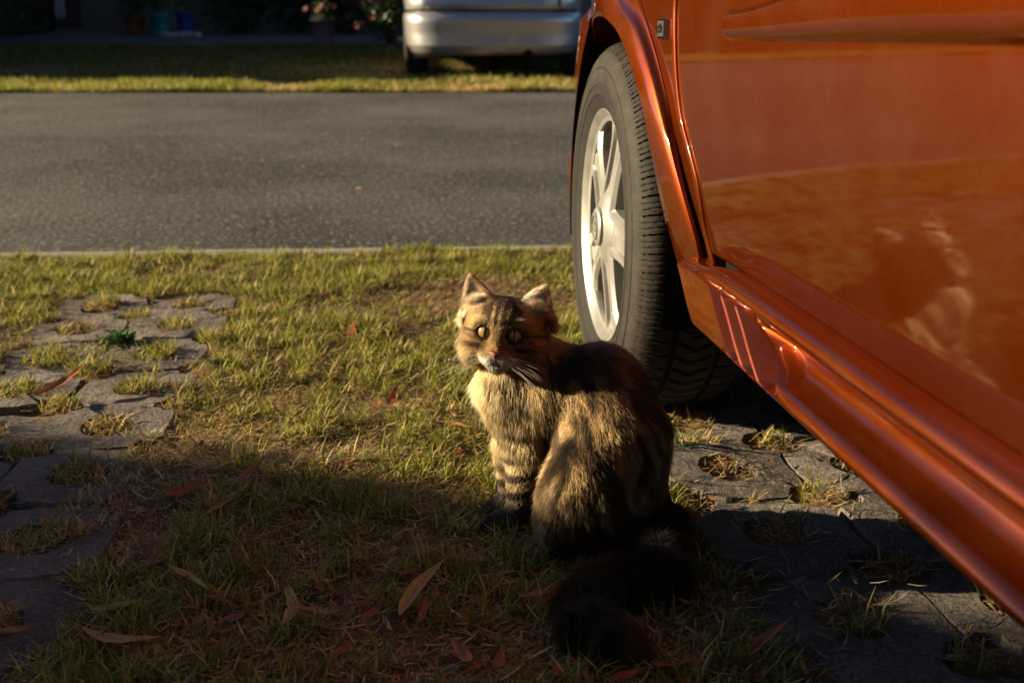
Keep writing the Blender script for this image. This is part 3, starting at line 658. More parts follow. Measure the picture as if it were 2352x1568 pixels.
tree("light_block_tree", "leafy tree added beside the far hedge to block light over the lawn", (-9.6, 15.8, .4), [(-9.6, 15.8, .3), (-9.5, 15.7, 1.6), (-9.1, 15.5, 2.6), (-8.6, 15.3, 3.4)], (-7.6, 15.6, 4.3), (2.9, 2.3, 1.9), 9000, .14, 102, (.03, .06, .02), (.06, .10, .03))
tree("light_block_tree", "leafy tree added behind the far wall to block sky over the shrubs", (-1.5, 22.4, .6), [(-1.5, 22.4, .5), (-1.5, 22.3, 2.0), (-1.7, 21.6, 3.2), (-2.0, 20.6, 4.0)], (-2.2, 19.0, 5.0), (4.2, 3.6, 2.0), 10000, .15, 103, (.03, .06, .02), (.06, .10, .03))
# house added behind the camera, at the drive's head, to block low sky
hm = empty("house", (0, -6.2, 0)); tag(hm, "cream plastered house added behind the camera to block low sky", "house")
def nbox(name, a, b, mat): m = MB(); m.box(a, b); return m.build(name, mat, hm, smooth=False)
M['cream'] = plain('cream_plaster', (.34, .30, .24), .9, noise_scale=2, var=.12, bump=.3, bump_scale=60)
nbox("wall", (-7, -.2, 0), (-1.2, 0, 2.7), M['cream']); nbox("wall", (1.2, -.2, 0), (6, 0, 2.7), M['cream']); nbox("wall", (-1.2, -.197, 2.1), (1.2, -.003, 2.697), M['cream'])
nbox("garage_door", (-1.2, -.15, 0), (1.2, -.1, 2.1), M['wood']); nbox("wall", (-7, -6, 0), (-6.8, -.2, 2.7), M['cream']); nbox("wall", (5.8, -6, 0), (6, -.2, 2.7), M['cream']); nbox("wall", (-7, -6.2, 0), (6, -6, 2.7), M['cream'])
for x in (-4.8, 2.8):
    w_ = nbox("window", (x, -.1, .95), (x + 1.5, .015, 2.0), M['glass']); nbox("window_sill", (x - .06, -.02, .88), (x + 1.56, .09, .95), M['stone'])
m = MB(); m.add([(-7.5, .6, 2.62), (6.5, .6, 2.62), (6.5, -3.1, 4.1), (-7.5, -3.1, 4.1), (-7.5, -6.8, 2.62), (6.5, -6.8, 2.62), (-7.5, .6, 2.74), (6.5, .6, 2.74), (6.5, -3.1, 4.22), (-7.5, -3.1, 4.22), (-7.5, -6.8, 2.74), (6.5, -6.8, 2.74)],
    [(6, 7, 8, 9), (9, 8, 11, 10), (0, 3, 2, 1), (3, 4, 5, 2), (0, 1, 7, 6), (4, 10, 11, 5), (0, 6, 9, 3), (3, 9, 10, 4), (1, 2, 8, 7), (2, 5, 11, 8)]); m.build("roof", M['rooftile'], hm, smooth=False)
# ------------------------------------------------------------------ silver car across the road
def plan_ring(L, Wd, n=64, p=5.0, rear_p=None):
    pts = []
    for k in range(n):
        a = 2 * math.pi * k / n; c, s = math.cos(a), math.sin(a)
        pts.append((math.copysign(abs(c) ** (2 / p), c) * Wd / 2, math.copysign(abs(s) ** (2 / p), s) * L / 2))
    return pts
zs = .205; sc_ = empty("silver_car", (-.18, 12.75, zs)); tag(sc_, "silver car parked on the far lawn seen from behind", "car")
SL, SW = 4.20, 1.75
def ring_stack(levels, n=96, p=6.0):
    V = []
    for z, L, W_, yo in levels:
        for x, y in plan_ring(L, W_, n, p): V.append((x, y + yo, z))
    F = []
    for a in range(len(levels) - 1):
        for k in range(n): F.append((a * n + k, a * n + (k + 1) % n, (a + 1) * n + (k + 1) % n, (a + 1) * n + k))
    F.append(tuple(range(n - 1, -1, -1))); F.append(tuple((len(levels) - 1) * n + k for k in range(n))); return V, F
body_lv = [(.60, SL - .10, SW - .03, 0), (.64, SL - .06, SW - .02, 0), (.72, SL - .10, SW, .0), (.86, SL - .18, SW - .01, .02), (.98, SL - .30, SW - .05, .04), (1.0, SL - .34, SW - .08, .04)]
V, F = ring_stack(body_lv); obj("body", V, F, M['silver'], sc_, sharp=40)
bump_lv = [(.195, SL - .26, SW - .22, 0), (.20, SL - .20, SW - .16, 0), (.235, SL - .11, SW - .09, 0), (.268, SL - .085, SW - .065, 0), (.275, SL - .035, SW - .05, 0), (.30, SL - .03, SW - .035, 0), (.36, SL - .045, SW - .02, 0), (.42, SL - .03, SW - .01, 0), (.48, SL + .0, SW + .0, 0), (.515, SL + .005, SW + .005, 0), (.545, SL - .02, SW + .003, 0), (.572, SL - .07, SW - .004, 0), (.58, SL - .09, SW - .02, 0)]
V, F = ring_stack(bump_lv); obj("bumper", V, F, M['silver'], sc_, sharp=40)
cab_lv = [(.99, SL - .36, SW - .10, .04), (1.2, SL - .62, SW - .2, .0), (1.42, SL - .95, SW - .34, -.05)]
V, F = ring_stack(cab_lv, p=5); obj("window", V, F, M['glass'], sc_, sharp=40)
roof_lv = [(1.40, SL - .93, SW - .33, -.05), (1.46, SL - 1.05, SW - .40, -.05), (1.50, SL - 1.4, SW - .65, -.05)]
V, F = ring_stack(roof_lv, p=5); obj("roof", V, F, M['silver'], sc_, sharp=40)
mm = MB(); mm.box((-.72, -1.95, .165), (.72, 1.95, .205), .01); mm.build("underbody", M['dark'], sc_)
mm = MB(); mm.box((.26, -2.03, .205), (.40, -1.75, .262), .015); mm.build("exhaust", M['black'], sc_)
mm = MB(); mm.tube([(.33, -2.05, .225), (.33, -1.6, .225)], .03, 12); mm.build("tow_hook", M['dark'], sc_)
def simple_tyre(w, rr, name="wheel"):
    m = MB(); m.lathe([(rr * .62, -w / 2), (rr * .93, -w / 2), (rr, -w * .38), (rr, w * .38), (rr * .93, w / 2), (rr * .62, w / 2), (rr * .62, -w / 2)], 40, axis='y'); return m
for sx in (-1, 1):
    for sy in (-1.42, 1.28):
        w = simple_tyre(.19, .30).build("wheel", M['tyre'], sc_, sharp=40); w.location = (sx * .74, sy, .30); w.rotation_euler = (0, 0, R(90))
        mm = MB(); mm.lathe([(.001, sx * -.07), (.19, sx * -.07), (.19, sx * -.09)], 24, axis='y'); hb = mm.build("rim", M['alloy'], w)
for sx in (-1, 1):
    mm = MB(); mm.box((-.09, -.03, 0), (.09, .05, .30), .03); o = mm.build("tail_lamp", M['terracotta'], sc_); o.location = (sx * .72, -1.985, .80); 
mm = MB(); mm.box((-.26, -.012, 0), (.26, .012, .11), .006); o = mm.build("number_plate", M['pale'], sc_); o.location = (0, -2.035, .72)
for sx in (-.62, .62):                                    # tailgate shut lines above the bumper
    mm = MB(); mm.box((-.005, -.012, 0), (.005, .012, .38)); o = mm.build("shut_line", M['black'], sc_); o.location = (sx, -2.045, .60); o.rotation_euler = (R(-9), 0, 0)

# ------------------------------------------------------------------ orange car (local x = forward u, y = outward left v, z up; origin under the front left wheel)
car = empty("orange_car", tuple(P0), car_rz); tag(car, "orange car parked on the paving strip beside the cat", "car")
CW = 1.72                                            # distance between the two sides
def vs(z):
    z = np.asarray(z, float); return -.004 - .42 * np.maximum(0, .66 - z) ** 2 - .35 * np.maximum(0, z - .74) ** 2
def pxl(pts, v): return np.array([car_uz(x, y, v) for x, y in pts])
def pxs(pts, dv):                                    # the same on the curved side surface, offset outwards by dv
    o = []
    for x, y in pts:
        z = .5
        for _ in range(6): u, z = car_uz(x, y, float(vs(z)) + dv)
        o.append((u, z))
    return np.array(o)
def resample(P, n):
    P = np.asarray(P, float); d = np.concatenate([[0], np.cumsum(np.linalg.norm(np.diff(P, axis=0), axis=1))]); t = np.linspace(0, d[-1], n)
    # Catmull-Rom through the points by chord length
    out = []
    for q in t:
        i = min(max(np.searchsorted(d, q, side='right') - 1, 0), len(P) - 2); f = (q - d[i]) / max(d[i + 1] - d[i], 1e-9)
        p0 = P[max(i - 1, 0)]; p1 = P[i]; p2 = P[i + 1]; p3 = P[min(i + 2, len(P) - 1)]
        h = d[i + 1] - d[i]; m1 = (p2 - p0) / max(d[i + 1] - d[max(i - 1, 0)], 1e-9) * h; m2 = (p3 - p1) / max(d[min(i + 2, len(P) - 1)] - d[i], 1e-9) * h
        out.append((2 * f ** 3 - 3 * f ** 2 + 1) * p1 + (f ** 3 - 2 * f ** 2 + f) * m1 + (-2 * f ** 3 + 3 * f ** 2) * p2 + (f ** 3 - f ** 2) * m2)
    return np.array(out)
def both_sides(name, V, F, mat, sharp=None, parent=None, thick=None):
    """the panel on the near side and its mirror image on the far side"""
    V = np.asarray(V, float); a = obj(name, V, F, mat, parent or car, sharp=sharp)
    Vm = V.copy(); Vm[:, 1] = -CW - Vm[:, 1]; b = obj(name, Vm, [tuple(reversed(f)) for f in F], mat, parent or car, sharp=sharp)
    return a, b
gap = pxs([(1640, 610), (1620, 530), (1612, 480), (1600, 410), (1585, 350), (1565, 270), (1556, 200), (1551, 100), (1553, 0)], -.001)
gap = np.vstack([[gap[0] + (gap[0] - gap[1]) * .6], gap, [[-.462, .76], [-.475, .90]]]); gap_r = resample(gap, 90)
def u_gap(z): return np.interp(z, gap_r[:, 1], gap_r[:, 0])
def panel(zr, cols, zrows, keep=None):
    """cols: functions u(z), dv; rows of z"""
    V = []
    for z in zrows:
        for uf, dv in cols: V.append((uf(z), float(vs(z)) + dv, z))
    n = len(cols); F = []
    for i in range(len(zrows) - 1):
        for j in range(n - 1):
            q = (i * n + j, i * n + j + 1, (i + 1) * n + j + 1, (i + 1) * n + j)
            if keep is None or keep(*np.mean([(V[k][0], V[k][2]) for k in q], axis=0)): F.append(q)
    return V, F
# fender
zrows = np.linspace(.335, .80, 94)
edge = [(.0002, -.030), (.0002, -.008), (.0006, -.0032), (.0016, -.0009), (.0032, 0.0)]
cols = [((lambda z, a=a: u_gap(z) + a), dv) for a, dv in edge]
cols += [((lambda z, s=s: u_gap(z) + .0032 + s * (.66 - u_gap(z) - .0032)), 0.0) for s in np.linspace(0, 1, 70)[1:]]
V, F = panel(None, cols, zrows, lambda u, z: math.hypot(u, z - .31) > .400 and not (u > 0 and z < .36))
V = [(u, v - .30 * max(0, u - .10) ** 1.5 - .25 * max(0, z - .70) ** 1.5, z) for u, v, z in V]
both_sides("front_fender", V, F, M['orange'])
# front door: rolled front edge and bottom, slight dish
drow = np.concatenate([[.362, .3625], np.linspace(.364, .86, 100)])
def door_v(z): return np.where(z < .3628, -.020 if True else 0, 0)
DREAR = -1.62
dedge = [(-.0046, -.030), (-.0046, -.008), (-.0050, -.003), (-.006, -.0009), (-.0078, 0.0)]
cols = [((lambda z, a=a: u_gap(z) + a), dv) for a, dv in dedge] + [((lambda z, s=s: u_gap(z) - .0078 + s * (DREAR - u_gap(z) + .0078)), 0.0) for s in np.linspace(0, 1, 90)[1:]]
cols += [((lambda z: DREAR), -.004), ((lambda z: DREAR), -.03)]
V, F = panel(None, cols, drow)
V = [(u, v - .0015 - (.02 if z < .3622 else (.006 if z < .3630 else 0)) - .20 * max(0, z - .78) ** 1.5, z) for u, v, z in V]
F = [tuple(reversed(f)) for f in F]; both_sides("front_door", V, F, M['orange'])
# rear door and quarter panel
def rear_panel(name, u0, u1, keep=None):
    cols = [((lambda z: u0), -.03), ((lambda z: u0), -.004)] + [((lambda z, s=s: u0 + (u1 - u0) * s), 0.0) for s in np.linspace(0.003, 1, 40)]
    V, F = panel(None, cols, np.linspace(.364, .86, 50), keep)
    V = [(u, v - .0015 - .20 * max(0, z - .78) ** 1.5 - .12 * max(0, -2.95 - u) ** 1.5, z) for u, v, z in V]
    both_sides(name, V, [tuple(reversed(f)) for f in F], M['orange'])
rear_panel("rear_door", DREAR - .008, -2.32, lambda u, z: math.hypot(u + 2.5, z - .31) > .385)
rear_panel("rear_quarter", -2.328, -3.32, lambda u, z: math.hypot(u + 2.5, z - .31) > .385)
# wheel arch flares
NF = 70
def pxv(pts, dvs): return np.vstack([pxs([p], d) for p, d in zip(pts, dvs)])
lip = resample(np.vstack([pxv([(1550, 610), (1545, 560), (1510, 400), (1480, 230), (1440, 90), (1405, 42), (1375, 45), (1340, 90), (1322, 165)], [.020, .020, .020, .018, .014, .010, .006, 0, -.004]), [[.335, .50], [.355, .42], [.375, .32], [.39, .24]]]), NF)
cre = resample(np.vstack([pxv([(1610, 620), (1600, 560), (1560, 420), (1520, 260), (1495, 160), (1462, 60), (1424, 0)], [.011] * 7), [[-.06, .735], [.08, .735], [.22, .69], [.315, .60], [.375, .50], [.41, .38], [.43, .24]]]), NF)
bck = resample(np.vstack([pxv([(1628, 625), (1574, 450), (1537, 260), (1508, 130), (1472, 0)], [.002] * 5), [[-.17, .755], [.05, .785], [.22, .745], [.33, .65], [.40, .53], [.445, .38], [.46, .24]]]), NF)
prof = [(-.04, -.080), (-.02, -.022), (-.005, -.006), (0.0, -.0015), (.03, 0.0), (.30, -.0012), (.60, -.0030), (.85, -.0055), (.95, -.0075), (1.0, -.0092), (1.06, -.0125), (1.18, -.0160), (1.40, -.0175), (1.66, -.0178), (1.74, -.0160), (1.86, -.0160), (1.96, -.0195), (2.0, -.024), (2.02, -.05)]
V = []
for i in range(NF):
    L_, C_, B_ = lip[i], cre[i], bck[i]; k = 1 - sstep(-.12, .40, L_[0])         # stands proud behind the wheel, runs out into the bumper in front
    top_v = .020 * k + .004
    for a, dv in prof:
        p = L_ * (1 - a) + C_ * a if a <= 1 else C_ * (2 - a) + B_ * (a - 1)
        h = dv if dv < -.03 else max(top_v + dv * (top_v + .001) / .018, -.004 if a < 1.9 else -.01)
        V.append((p[0], float(vs(p[1])) + h - .055 * sstep(.0, .46, p[0]), p[1]))
F = grid_faces(NF, len(prof)); both_sides("wheel_flare", V, F, M['orange'], 50)
Vr = [(-2.5 - u * .98, v, z) for u, v, z in V]; both_sides("wheel_flare", Vr, [tuple(reversed(f)) for f in F], M['orange'], 50)
# side skirt with three louvres behind the wheel
sp = np.array([(-.070, .360), (-.022, .3705), (-.008, .3695), (-.002, .362), (-.0045, .354), (-.018, .345), (-.028, .335), (-.029, .326), (-.022, .317), (-.009, .3105), (.0015, .3065), (.0065, .300), (.0045, .2925), (-.006, .287), (-.03, .285), (-.14, .288)])
spr = resample(sp, 240)
us = np.unique(np.concatenate([np.linspace(0, .42, 220), np.linspace(.42, 1.52, 60), -.5464 - np.array([-.875, -.841, -.839, -.813, -.812, -.807, -.806, -.803, -.802, -.782, -.780, -.759, -.758, -.753, -.752, -.749, -.748, -.728, -.726, -.705, -.703])]))      # distance behind the slanted front end
V = []
carve_w = [-.90, -.872, -.812, -.806, -.764, -.758, -.704, -.694, -.5]; carve_v = [0, -.004, 0.0, -.020, 0.0, -.020, -.001, 0, 0]
for s in us:
    for v, z in spr:
        f = sstep(.0, .12, s); zt = z - (1 - sstep(0, .22, s)) * .018 * sstep(.30, .37, z)      # the ridge drops towards the wheel
        u = -.505 - 1.8 * (.348 - max(zt, .286)) - s
        w = u - 1.8 * (zt - .325)
        mid = sstep(.2925, .2975, zt) * (1 - sstep(.3500, .3575, zt))
        fill = sstep(-.905, -.855, w) if w < -.70 else 1.0
        vf = .002 + .004 * sstep(.352, .30, zt)
        vv = v if not (.288 < z < .366) else v * (1 - fill * mid) + vf * fill * mid
        cw = np.interp(w, [-.875, -.840, -.812, -.807, -.803, -.781, -.758, -.753, -.749, -.727, -.704], [-.026, -.024, -.001, 0, -.019, -.018, -.001, 0, -.018, -.017, 0])
        if w < -.875: cw = 0
        vv += cw * mid * (sstep(-.93, -.86, w) if w < -.84 else 1)
        if s < .012: vv -= (1 - s / .012) ** 2 * .006
        V.append((u, vv, zt))
ns = len(spr); F = grid_faces(len(us), ns)
both_sides("side_skirt", V, [tuple(reversed(f)) for f in F], M['orange'], 35)
cap = [tuple(V[j]) for j in range(ns)]; inn = [(u - .01, -.12, z) for u, v, z in cap]
both_sides("skirt_end", cap + inn, [(j, j + 1, ns + j + 1, ns + j) for j in range(ns - 1)], M['orange'], 35)
# painted rub strip on the door
V = []; un = np.concatenate([np.linspace(0, .08, 22)[:-1], np.linspace(.08, 1, 40)])
for s in un:
    u = -.652 - s * .96; k = min(1, math.sqrt(max(0, 1 - (1 - min(1, s / .024)) ** 2)))
    zc = .648 + .010 * sstep(0, .3, s); zl = zc - (zc - .6300 - .004 * s) * k; zu = zc + (.6655 + .03 * sstep(.02, .45, s) - zc) * k
    for t in np.linspace(0, 1, 15):
        h = .0085 * (1 - abs(2 * t - 1) ** 3.5) * min(1, s / .012 + .15) * (1 if s < .995 else 0)
        V.append((u, float(vs(zl + (zu - zl) * t)) - .003 + h, zl + (zu - zl) * t))
both_sides("rub_strip", V, [tuple(reversed(f)) for f in grid_faces(len(un), 15)], M['orange'], 60)
# fender badge: chrome frame, black field, pale script marks
b0 = pxl([(1511, 45), (1530, 88)], .0); bc = b0.mean(axis=0); bw_, bh_ = .040, .0265
for side in (0,):
    m = MB(); m.box((bc[0] - bw_ / 2, -.006, bc[1] - bh_ / 2), (bc[0] + bw_ / 2, .0015, bc[1] + bh_ / 2), .0012); bd = m.build("badge", M['chrome'], car, smooth=False)
    m = MB(); m.box((bc[0] - bw_ / 2 + .003, .0008, bc[1] - bh_ / 2 + .003), (bc[0] + bw_ / 2 - .003, .0022, bc[1] + bh_ / 2 - .003)); m.build("badge_field", M['black'], bd, smooth=False)
    m = MB()
    for (x0, x1, z0, z1) in [(-.014, -.011, -.006, .004), (-.008, -.002, -.0055, -.003), (-.003, 0, -.0055, .0065), (.003, .0058, -.004, .006), (.003, .010, .0005, .003), (.0075, .0105, -.0055, .003), (-.010, -.004, .0015, .004)]:
        m.box((bc[0] - x1, .0018, bc[1] + z0), (bc[0] - x0, .0028, bc[1] + z1))
    m.build("badge_script", M['chrome'], bd, smooth=False)
# front bumper wraps round the nose
def bumper_arc(sgn, u0, u1):
    pts = []
    for t in np.linspace(0, 1, 40):
        a = t * math.pi; c, s = math.cos(a), math.sin(a)
        pts.append((u0 + (u1 - u0) * abs(s) ** .55, -CW / 2 + math.copysign(abs(c) ** .42, c) * (CW / 2 + .0), (1 - abs(s))))
    return pts
bp_ = [(-.06, .225), (-.015, .235), (.004, .26), (.010, .30), (.010, .35), (.002, .39), (-.012, .42), (-.008, .46), (0, .55), (-.01, .66), (-.05, .71)]
V = []
arc = bumper_arc(1, .44, .80); arc = [(u, (v + CW / 2) * .955 - CW / 2, e) for u, v, e in arc]
for i, (u, v, e) in enumerate(arc):
    a = arc[max(i - 1, 0)]; b = arc[min(i + 1, len(arc) - 1)]; tx, ty = b[0] - a[0], b[1] - a[1]; ln = math.hypot(tx, ty) or 1; nx, ny = -ty / ln, tx / ln
    if (u - .3) * nx + (v + CW / 2) * ny < 0: nx, ny = -nx, -ny
    for o_, z in bp_: V.append((u + nx * o_ - .02 * (z > .5), v + ny * o_ - .0 , z))
obj("front_bumper", V, grid_faces(len(arc), len(bp_)), M['orange'], car, sharp=40)
V2 = [(-2.5 - (u - .02), v, z) for u, v, z in V]; obj("rear_bumper", V2, [tuple(reversed(f)) for f in grid_faces(len(arc), len(bp_))], M['orange'], car, sharp=40)
# bonnet / upper body, glasshouse, roof
def stack(levels, n=96):
    V = []
    for z, uf, ur, w, p in levels:
        for x, y in plan_ring(uf - ur, w, n, p): V.append(((uf + ur) / 2 + y, -CW / 2 + x, z))
    F = []
    for a in range(len(levels) - 1):
        for k in range(n): F.append((a * n + k, a * n + (k + 1) % n, (a + 1) * n + (k + 1) % n, (a + 1) * n + k))
    F.append(tuple(range(n))); F.append(tuple((len(levels) - 1) * n + k for k in range(n))); return V, F
V, F = stack([(.70, .74, -3.28, CW - .08, 7), (.80, .72, -3.28, CW - .05, 7), (.90, .62, -3.24, CW - .07, 7), (.95, .45, -3.2, CW - .14, 6), (.965, .30, -3.1, CW - .3, 5)]); obj("upper_body", V, F, M['orange'], car, sharp=40)
V, F = stack([(.93, -.42, -3.18, CW - .14, 6), (1.15, -.80, -3.1, CW - .26, 6), (1.40, -1.22, -2.95, CW - .44, 6)]); obj("window", V, F, M['glass'], car, sharp=40)
V, F = stack([(1.385, -1.19, -2.97, CW - .42, 6), (1.45, -1.32, -2.9, CW - .52, 6), (1.48, -1.6, -2.7, CW - .8, 5)]); obj("roof", V, F, M['orange'], car, sharp=40)
for u in (-.95, -1.75, -2.55):
    for s in (0, 1):
        m = MB(); a = (u + (.42 if u > -1 else 0), -.085, .93); b = (u - .25 + (.0 if u > -1 else .12), -.215, 1.40)
        m.tube([a, b], .028, 8); 
        if s: m.V = [(x, -CW - y, z) for x, y, z in m.V]
        m.build("roof_pillar", M['orange'], car)
m = MB(); m.box((-2.05, -CW + .07, .27), (-.47, -.07, .70), .01); m.build("floor_pan", M['dark'], car)
m = MB(); m.box((-3.2, -CW + .30, .30), (.70, -.30, .698), .01); m.build("chassis", M['dark'], car)
m = MB(); m.box((-2.30, -.12, .33), (-.745, -.060, .41)); m.build("sill_seal", M['dark'], car, smooth=False)
m = MB(); m.box((-.74, -.20, .28), (-.445, -.062, .52), .005); m.build("mud_guard", M['dark'], car)
for uc in (0, -2.5):
    for s in (0, 1):
        V = []
        for k in range(33):
            a = math.radians(-12 + 204 * k / 32)
            for rr, vv in ((.405, -.012), (.40, -.06), (.395, -.28), (.10, -.285)): V.append((uc + rr * math.cos(a), vv if not s else -CW - vv, .31 + rr * math.sin(a)))
        obj("wheel_well", V, grid_faces(33, 4), M['dark'], car)
for s in (0, 1):
    m = MB(); m.box((.60, -.36, .72), (.71, -.10, .86), .03)
    if s: m.V = [(x, -CW - y, z) for x, y, z in m.V]
    m.build("headlight", M['chrome'], car)
    m = MB(); m.box((-3.30, -.34, .60), (-3.22, -.08, .84), .02)
    if s: m.V = [(x, -CW - y, z) for x, y, z in m.V]
    m.build("tail_lamp", M['terracotta'], car)
    m = MB(); m.box((-.90, .02, 1.0), (-.76, .19, 1.14), .04)
    if s: m.V = [(x, -CW - y, z) for x, y, z in m.V]
    m.build("door_mirror", M['orange'], car)

# wheels
def tyre_mesh():
    NB, SUB = 66, 24; n = NB * SUB
    prof = [(-.012, .190), (-.004, .196), (.002, .206), (.006, .222), (.0072, .2245), (.0084, .2255), (.0074, .2270), (.0085, .240), (.0098, .2412), (.0098, .2432), (.0086, .2445), (.0085, .256), (.0065, .268), (.0076, .2695), (.0055, .2715), (.003, .282), (-.001, .291), (-.0045, .2955), (-.008, .299), (-.011, .3020), (-.015, .3050), (-.020, .3078), (-.025, .3098), (-.030, .3113), (-.036, .3124), (-.042, .3132), (-.047, .3137), (-.052, .3141), (-.055, .3142), (-.057, .3060), (-.064, .3060), (-.066, .3147)]
    prof += [(-.072, .3149), (-.079, .3150), (-.086, .3151), (-.0975, .3152)]
    mir = [(-.195 - v, r) for v, r in prof[:-1]][::-1]; prof = prof + mir; m = len(prof)
    A = np.arange(n) * 2 * math.pi / n; Pv = np.array([p[0] for p in prof]); Pr = np.array([p[1] for p in prof])
    v = np.tile(Pv, (n, 1)); r = np.tile(Pr, (n, 1)); a = np.tile(A[:, None], (1, m))
    side = np.minimum(-v, .195 + v)                      # depth from the nearest side face
    ph = (a * NB / (2 * math.pi) + np.where(side < .06, side * 3, 0.54 + np.abs(v + .0975) * 22)) % 1.0
    blk = (ph < .05 + 2.2 * np.clip(side, 0, .055)) & (side > .005) & (side < .0565) & (r > .285); r = np.where(blk, r - .0065 * np.clip((side - .003) / .008, 0, 1), r)
    sipe = ((np.abs(ph - .42) < .03) | (np.abs(ph - .70) < .03)) & (side > .006) & (side < .040) & (r > .285); r = np.where(sipe, r - .0016, r)
    edge_ = ((ph * 3) % 1 < .22) & (side > .001) & (side < .0125) & (r > .285); r = np.where(edge_, r - .0016, r)
    cen = (ph < .2) & (side > .066); r = np.where(cen, r - .006, r)
    a = a + (ph < .16) * 0
    V = np.stack([r * np.cos(a), v, r * np.sin(a)], -1).reshape(-1, 3)
    i = np.arange(n)[:, None]; j = np.arange(m - 1)[None, :]; b = ((i + 1) % n)
    F = np.stack([i * m + j, i * m + j + 1, b * m + j + 1, b * m + j], -1).reshape(-1)
    me = fast_mesh("tyre", V, F, [4] * (n * (m - 1)), M['tyre'], None, True); me.set_sharp_from_angle(angle=R(32)); return me
def wheel_parts():
    rim = MB().lathe([(.186, -.190), (.198, -.186), (.186, -.17), (.172, -.12), (.168, -.07), (.174, -.045), (.182, -.028), (.1875, -.016), (.1885, -.010), (.196, -.0035), (.2015, .0), (.2035, -.002), (.2035, -.008), (.195, -.014)], 96, axis='y')
    rme = mesh_data("rim", rim.V, rim.F, M['alloy'], True, 35)
    lip_ = MB().lathe([(.1885, -.010), (.181, -.0125), (.1785, -.020), (.180, -.034)], 96, axis='y'); lme = mesh_data("rim_lip", lip_.V, lip_.F, M['alloy'], True, 35)
    S = []
    rs = np.linspace(.045, .184, 26); ws = [-1, -.97, -.80, -.70, -.56, -.50, -.12, -.08, .08, .12, .50, .56, .70, .80, .97, 1]
    V = []
    for rr in rs:
        t = (rr - .045) / .139; hw = .050 * (1 - .20 * math.sin(t * math.pi) ** 1.0) * (1 if t < .8 else 1 + .35 * (t - .8) / .2)
        face = -.005 - .009 * t
        for w in ws:
            aw = abs(w); d = 0
            if .55 < aw < .90: d = .003                     # raised edge rails
            elif .10 < aw < .55: d = -.0035 * sstep(.05, .25, t) * (1 - sstep(.86, .98, t))
            elif aw <= .1: d = -.002
            if aw >= .97: d = -.003 if aw < 1 else -.032
            ang = math.asin(max(-1, min(1, w * hw / rr)))
            V.append((rr * math.cos(ang), face + d, rr * math.sin(ang)))
    F = [tuple(reversed(f)) for f in grid_faces(len(rs), len(ws))]; sme = mesh_data("spoke", V, F, M['alloy'], True, 28)
    h = MB().lathe([(.001, .012), (.020, .012), (.030, .0115), (.0335, .009), (.035, .004), (.042, .001), (.054, -.002), (.064, -.008), (.068, -.03), (.05, -.06)], 48, axis='y'); hme = mesh_data("hub", h.V, h.F, M['alloy'], True, 35)
    em = MB().lathe([(.018, .0115), (.0195, .0145), (.0235, .0145), (.025, .0115)], 40, axis='y'); em.box((-.0135, .011, -.004), (.0135, .0138, .004)); em.box((-.0045, .011, -.0080), (.0045, .0139, .0080)); eme = mesh_data("emblem", em.V, em.F, M['alloy'], True, 35)
    dk = MB().lathe([(.05, -.085), (.135, -.085), (.135, -.100), (.05, -.10)], 48, axis='y'); dk.lathe([(.06, -.125), (.168, -.125)], 48, axis='y'); dme = mesh_data("brake_disc", dk.V, dk.F, M['alloy_dark'], True, 35)
    nt_ = MB().lathe([(.001, 0), (.0075, 0), (.0085, -.003), (.0085, -.012)], 6, axis='y'); nme = mesh_data("wheel_nut", nt_.V, nt_.F, M['chrome'], False)
    return rme, lme, sme, hme, eme, dme, nme
TY = tyre_mesh(); WP = wheel_parts()
for k, (u, left) in enumerate([(0, 1), (-2.5, 1), (0, 0), (-2.5, 0)]):
    w = bpy.data.objects.new("wheel", WP[0]); link(w, car); w.location = (u, 0 if left else -CW, .311); w.rotation_euler = (0, R(-4), 0 if left else math.pi)
    for nm, me in (("tyre", TY), ("rim_lip", WP[1]), ("hub", WP[3]), ("emblem", WP[4]), ("brake_disc", WP[5])): link(bpy.data.objects.new(nm, me), w)
    for q in range(5):
        s = bpy.data.objects.new("spoke", WP[2]); link(s, w); s.rotation_euler = (0, math.pi + q * 2 * math.pi / 5, 0)
        a = math.pi + (q + .5) * 2 * math.pi / 5; nn = bpy.data.objects.new("wheel_nut", WP[6]); link(nn, w); nn.location = (.040 * math.cos(a), -.003, .040 * math.sin(a))

# ------------------------------------------------------------------ the cat: one smooth-blended body surface, then fur
def cp(px, py, Y): return aty(px, py, Y)
class SDF:
    def __init__(s): s.items = []
    def cap(s, a, b, ra, rb, k=.018): s.items.append(('c', np.array(a, float), np.array(b, float), ra, rb, k)); return s
    def ell(s, c, ax, rad, k=.018): s.items.append(('e', np.array(c, float), np.array(ax, float), np.array(rad, float), None, k)); return s
    def cut(s, fn): s.items.append(('f', fn, None, None, None, 0)); return s
    def ev(s, P):
        f = None
        for it in s.items:
            if it[0] == 'c':
                _, a, b, ra, rb, k = it; ba = b - a; t = np.clip(((P - a) @ ba.astype(P.dtype)) / (ba @ ba), 0, 1).astype(P.dtype)
                d = np.sqrt(((P - a.astype(P.dtype) - t[:, None] * ba.astype(P.dtype)) ** 2).sum(1)) - (ra + (rb - ra) * t)
            elif it[0] == 'e':
                _, c, ax, rad, _, k = it; q = (P - c.astype(P.dtype)) @ ax.T.astype(P.dtype); l1 = np.sqrt(((q / rad.astype(P.dtype)) ** 2).sum(1)); l2 = np.sqrt(((q / (rad ** 2).astype(P.dtype)) ** 2).sum(1))
                d = l1 * (l1 - 1) / np.maximum(l2, 1e-6)
            else: f = it[1](P, f); continue
            if f is None: f = d
            else:
                h = np.clip(.5 + .5 * (f - d) / k, 0, 1); f = f * (1 - h) + d * h - k * h * (1 - h)
        return f
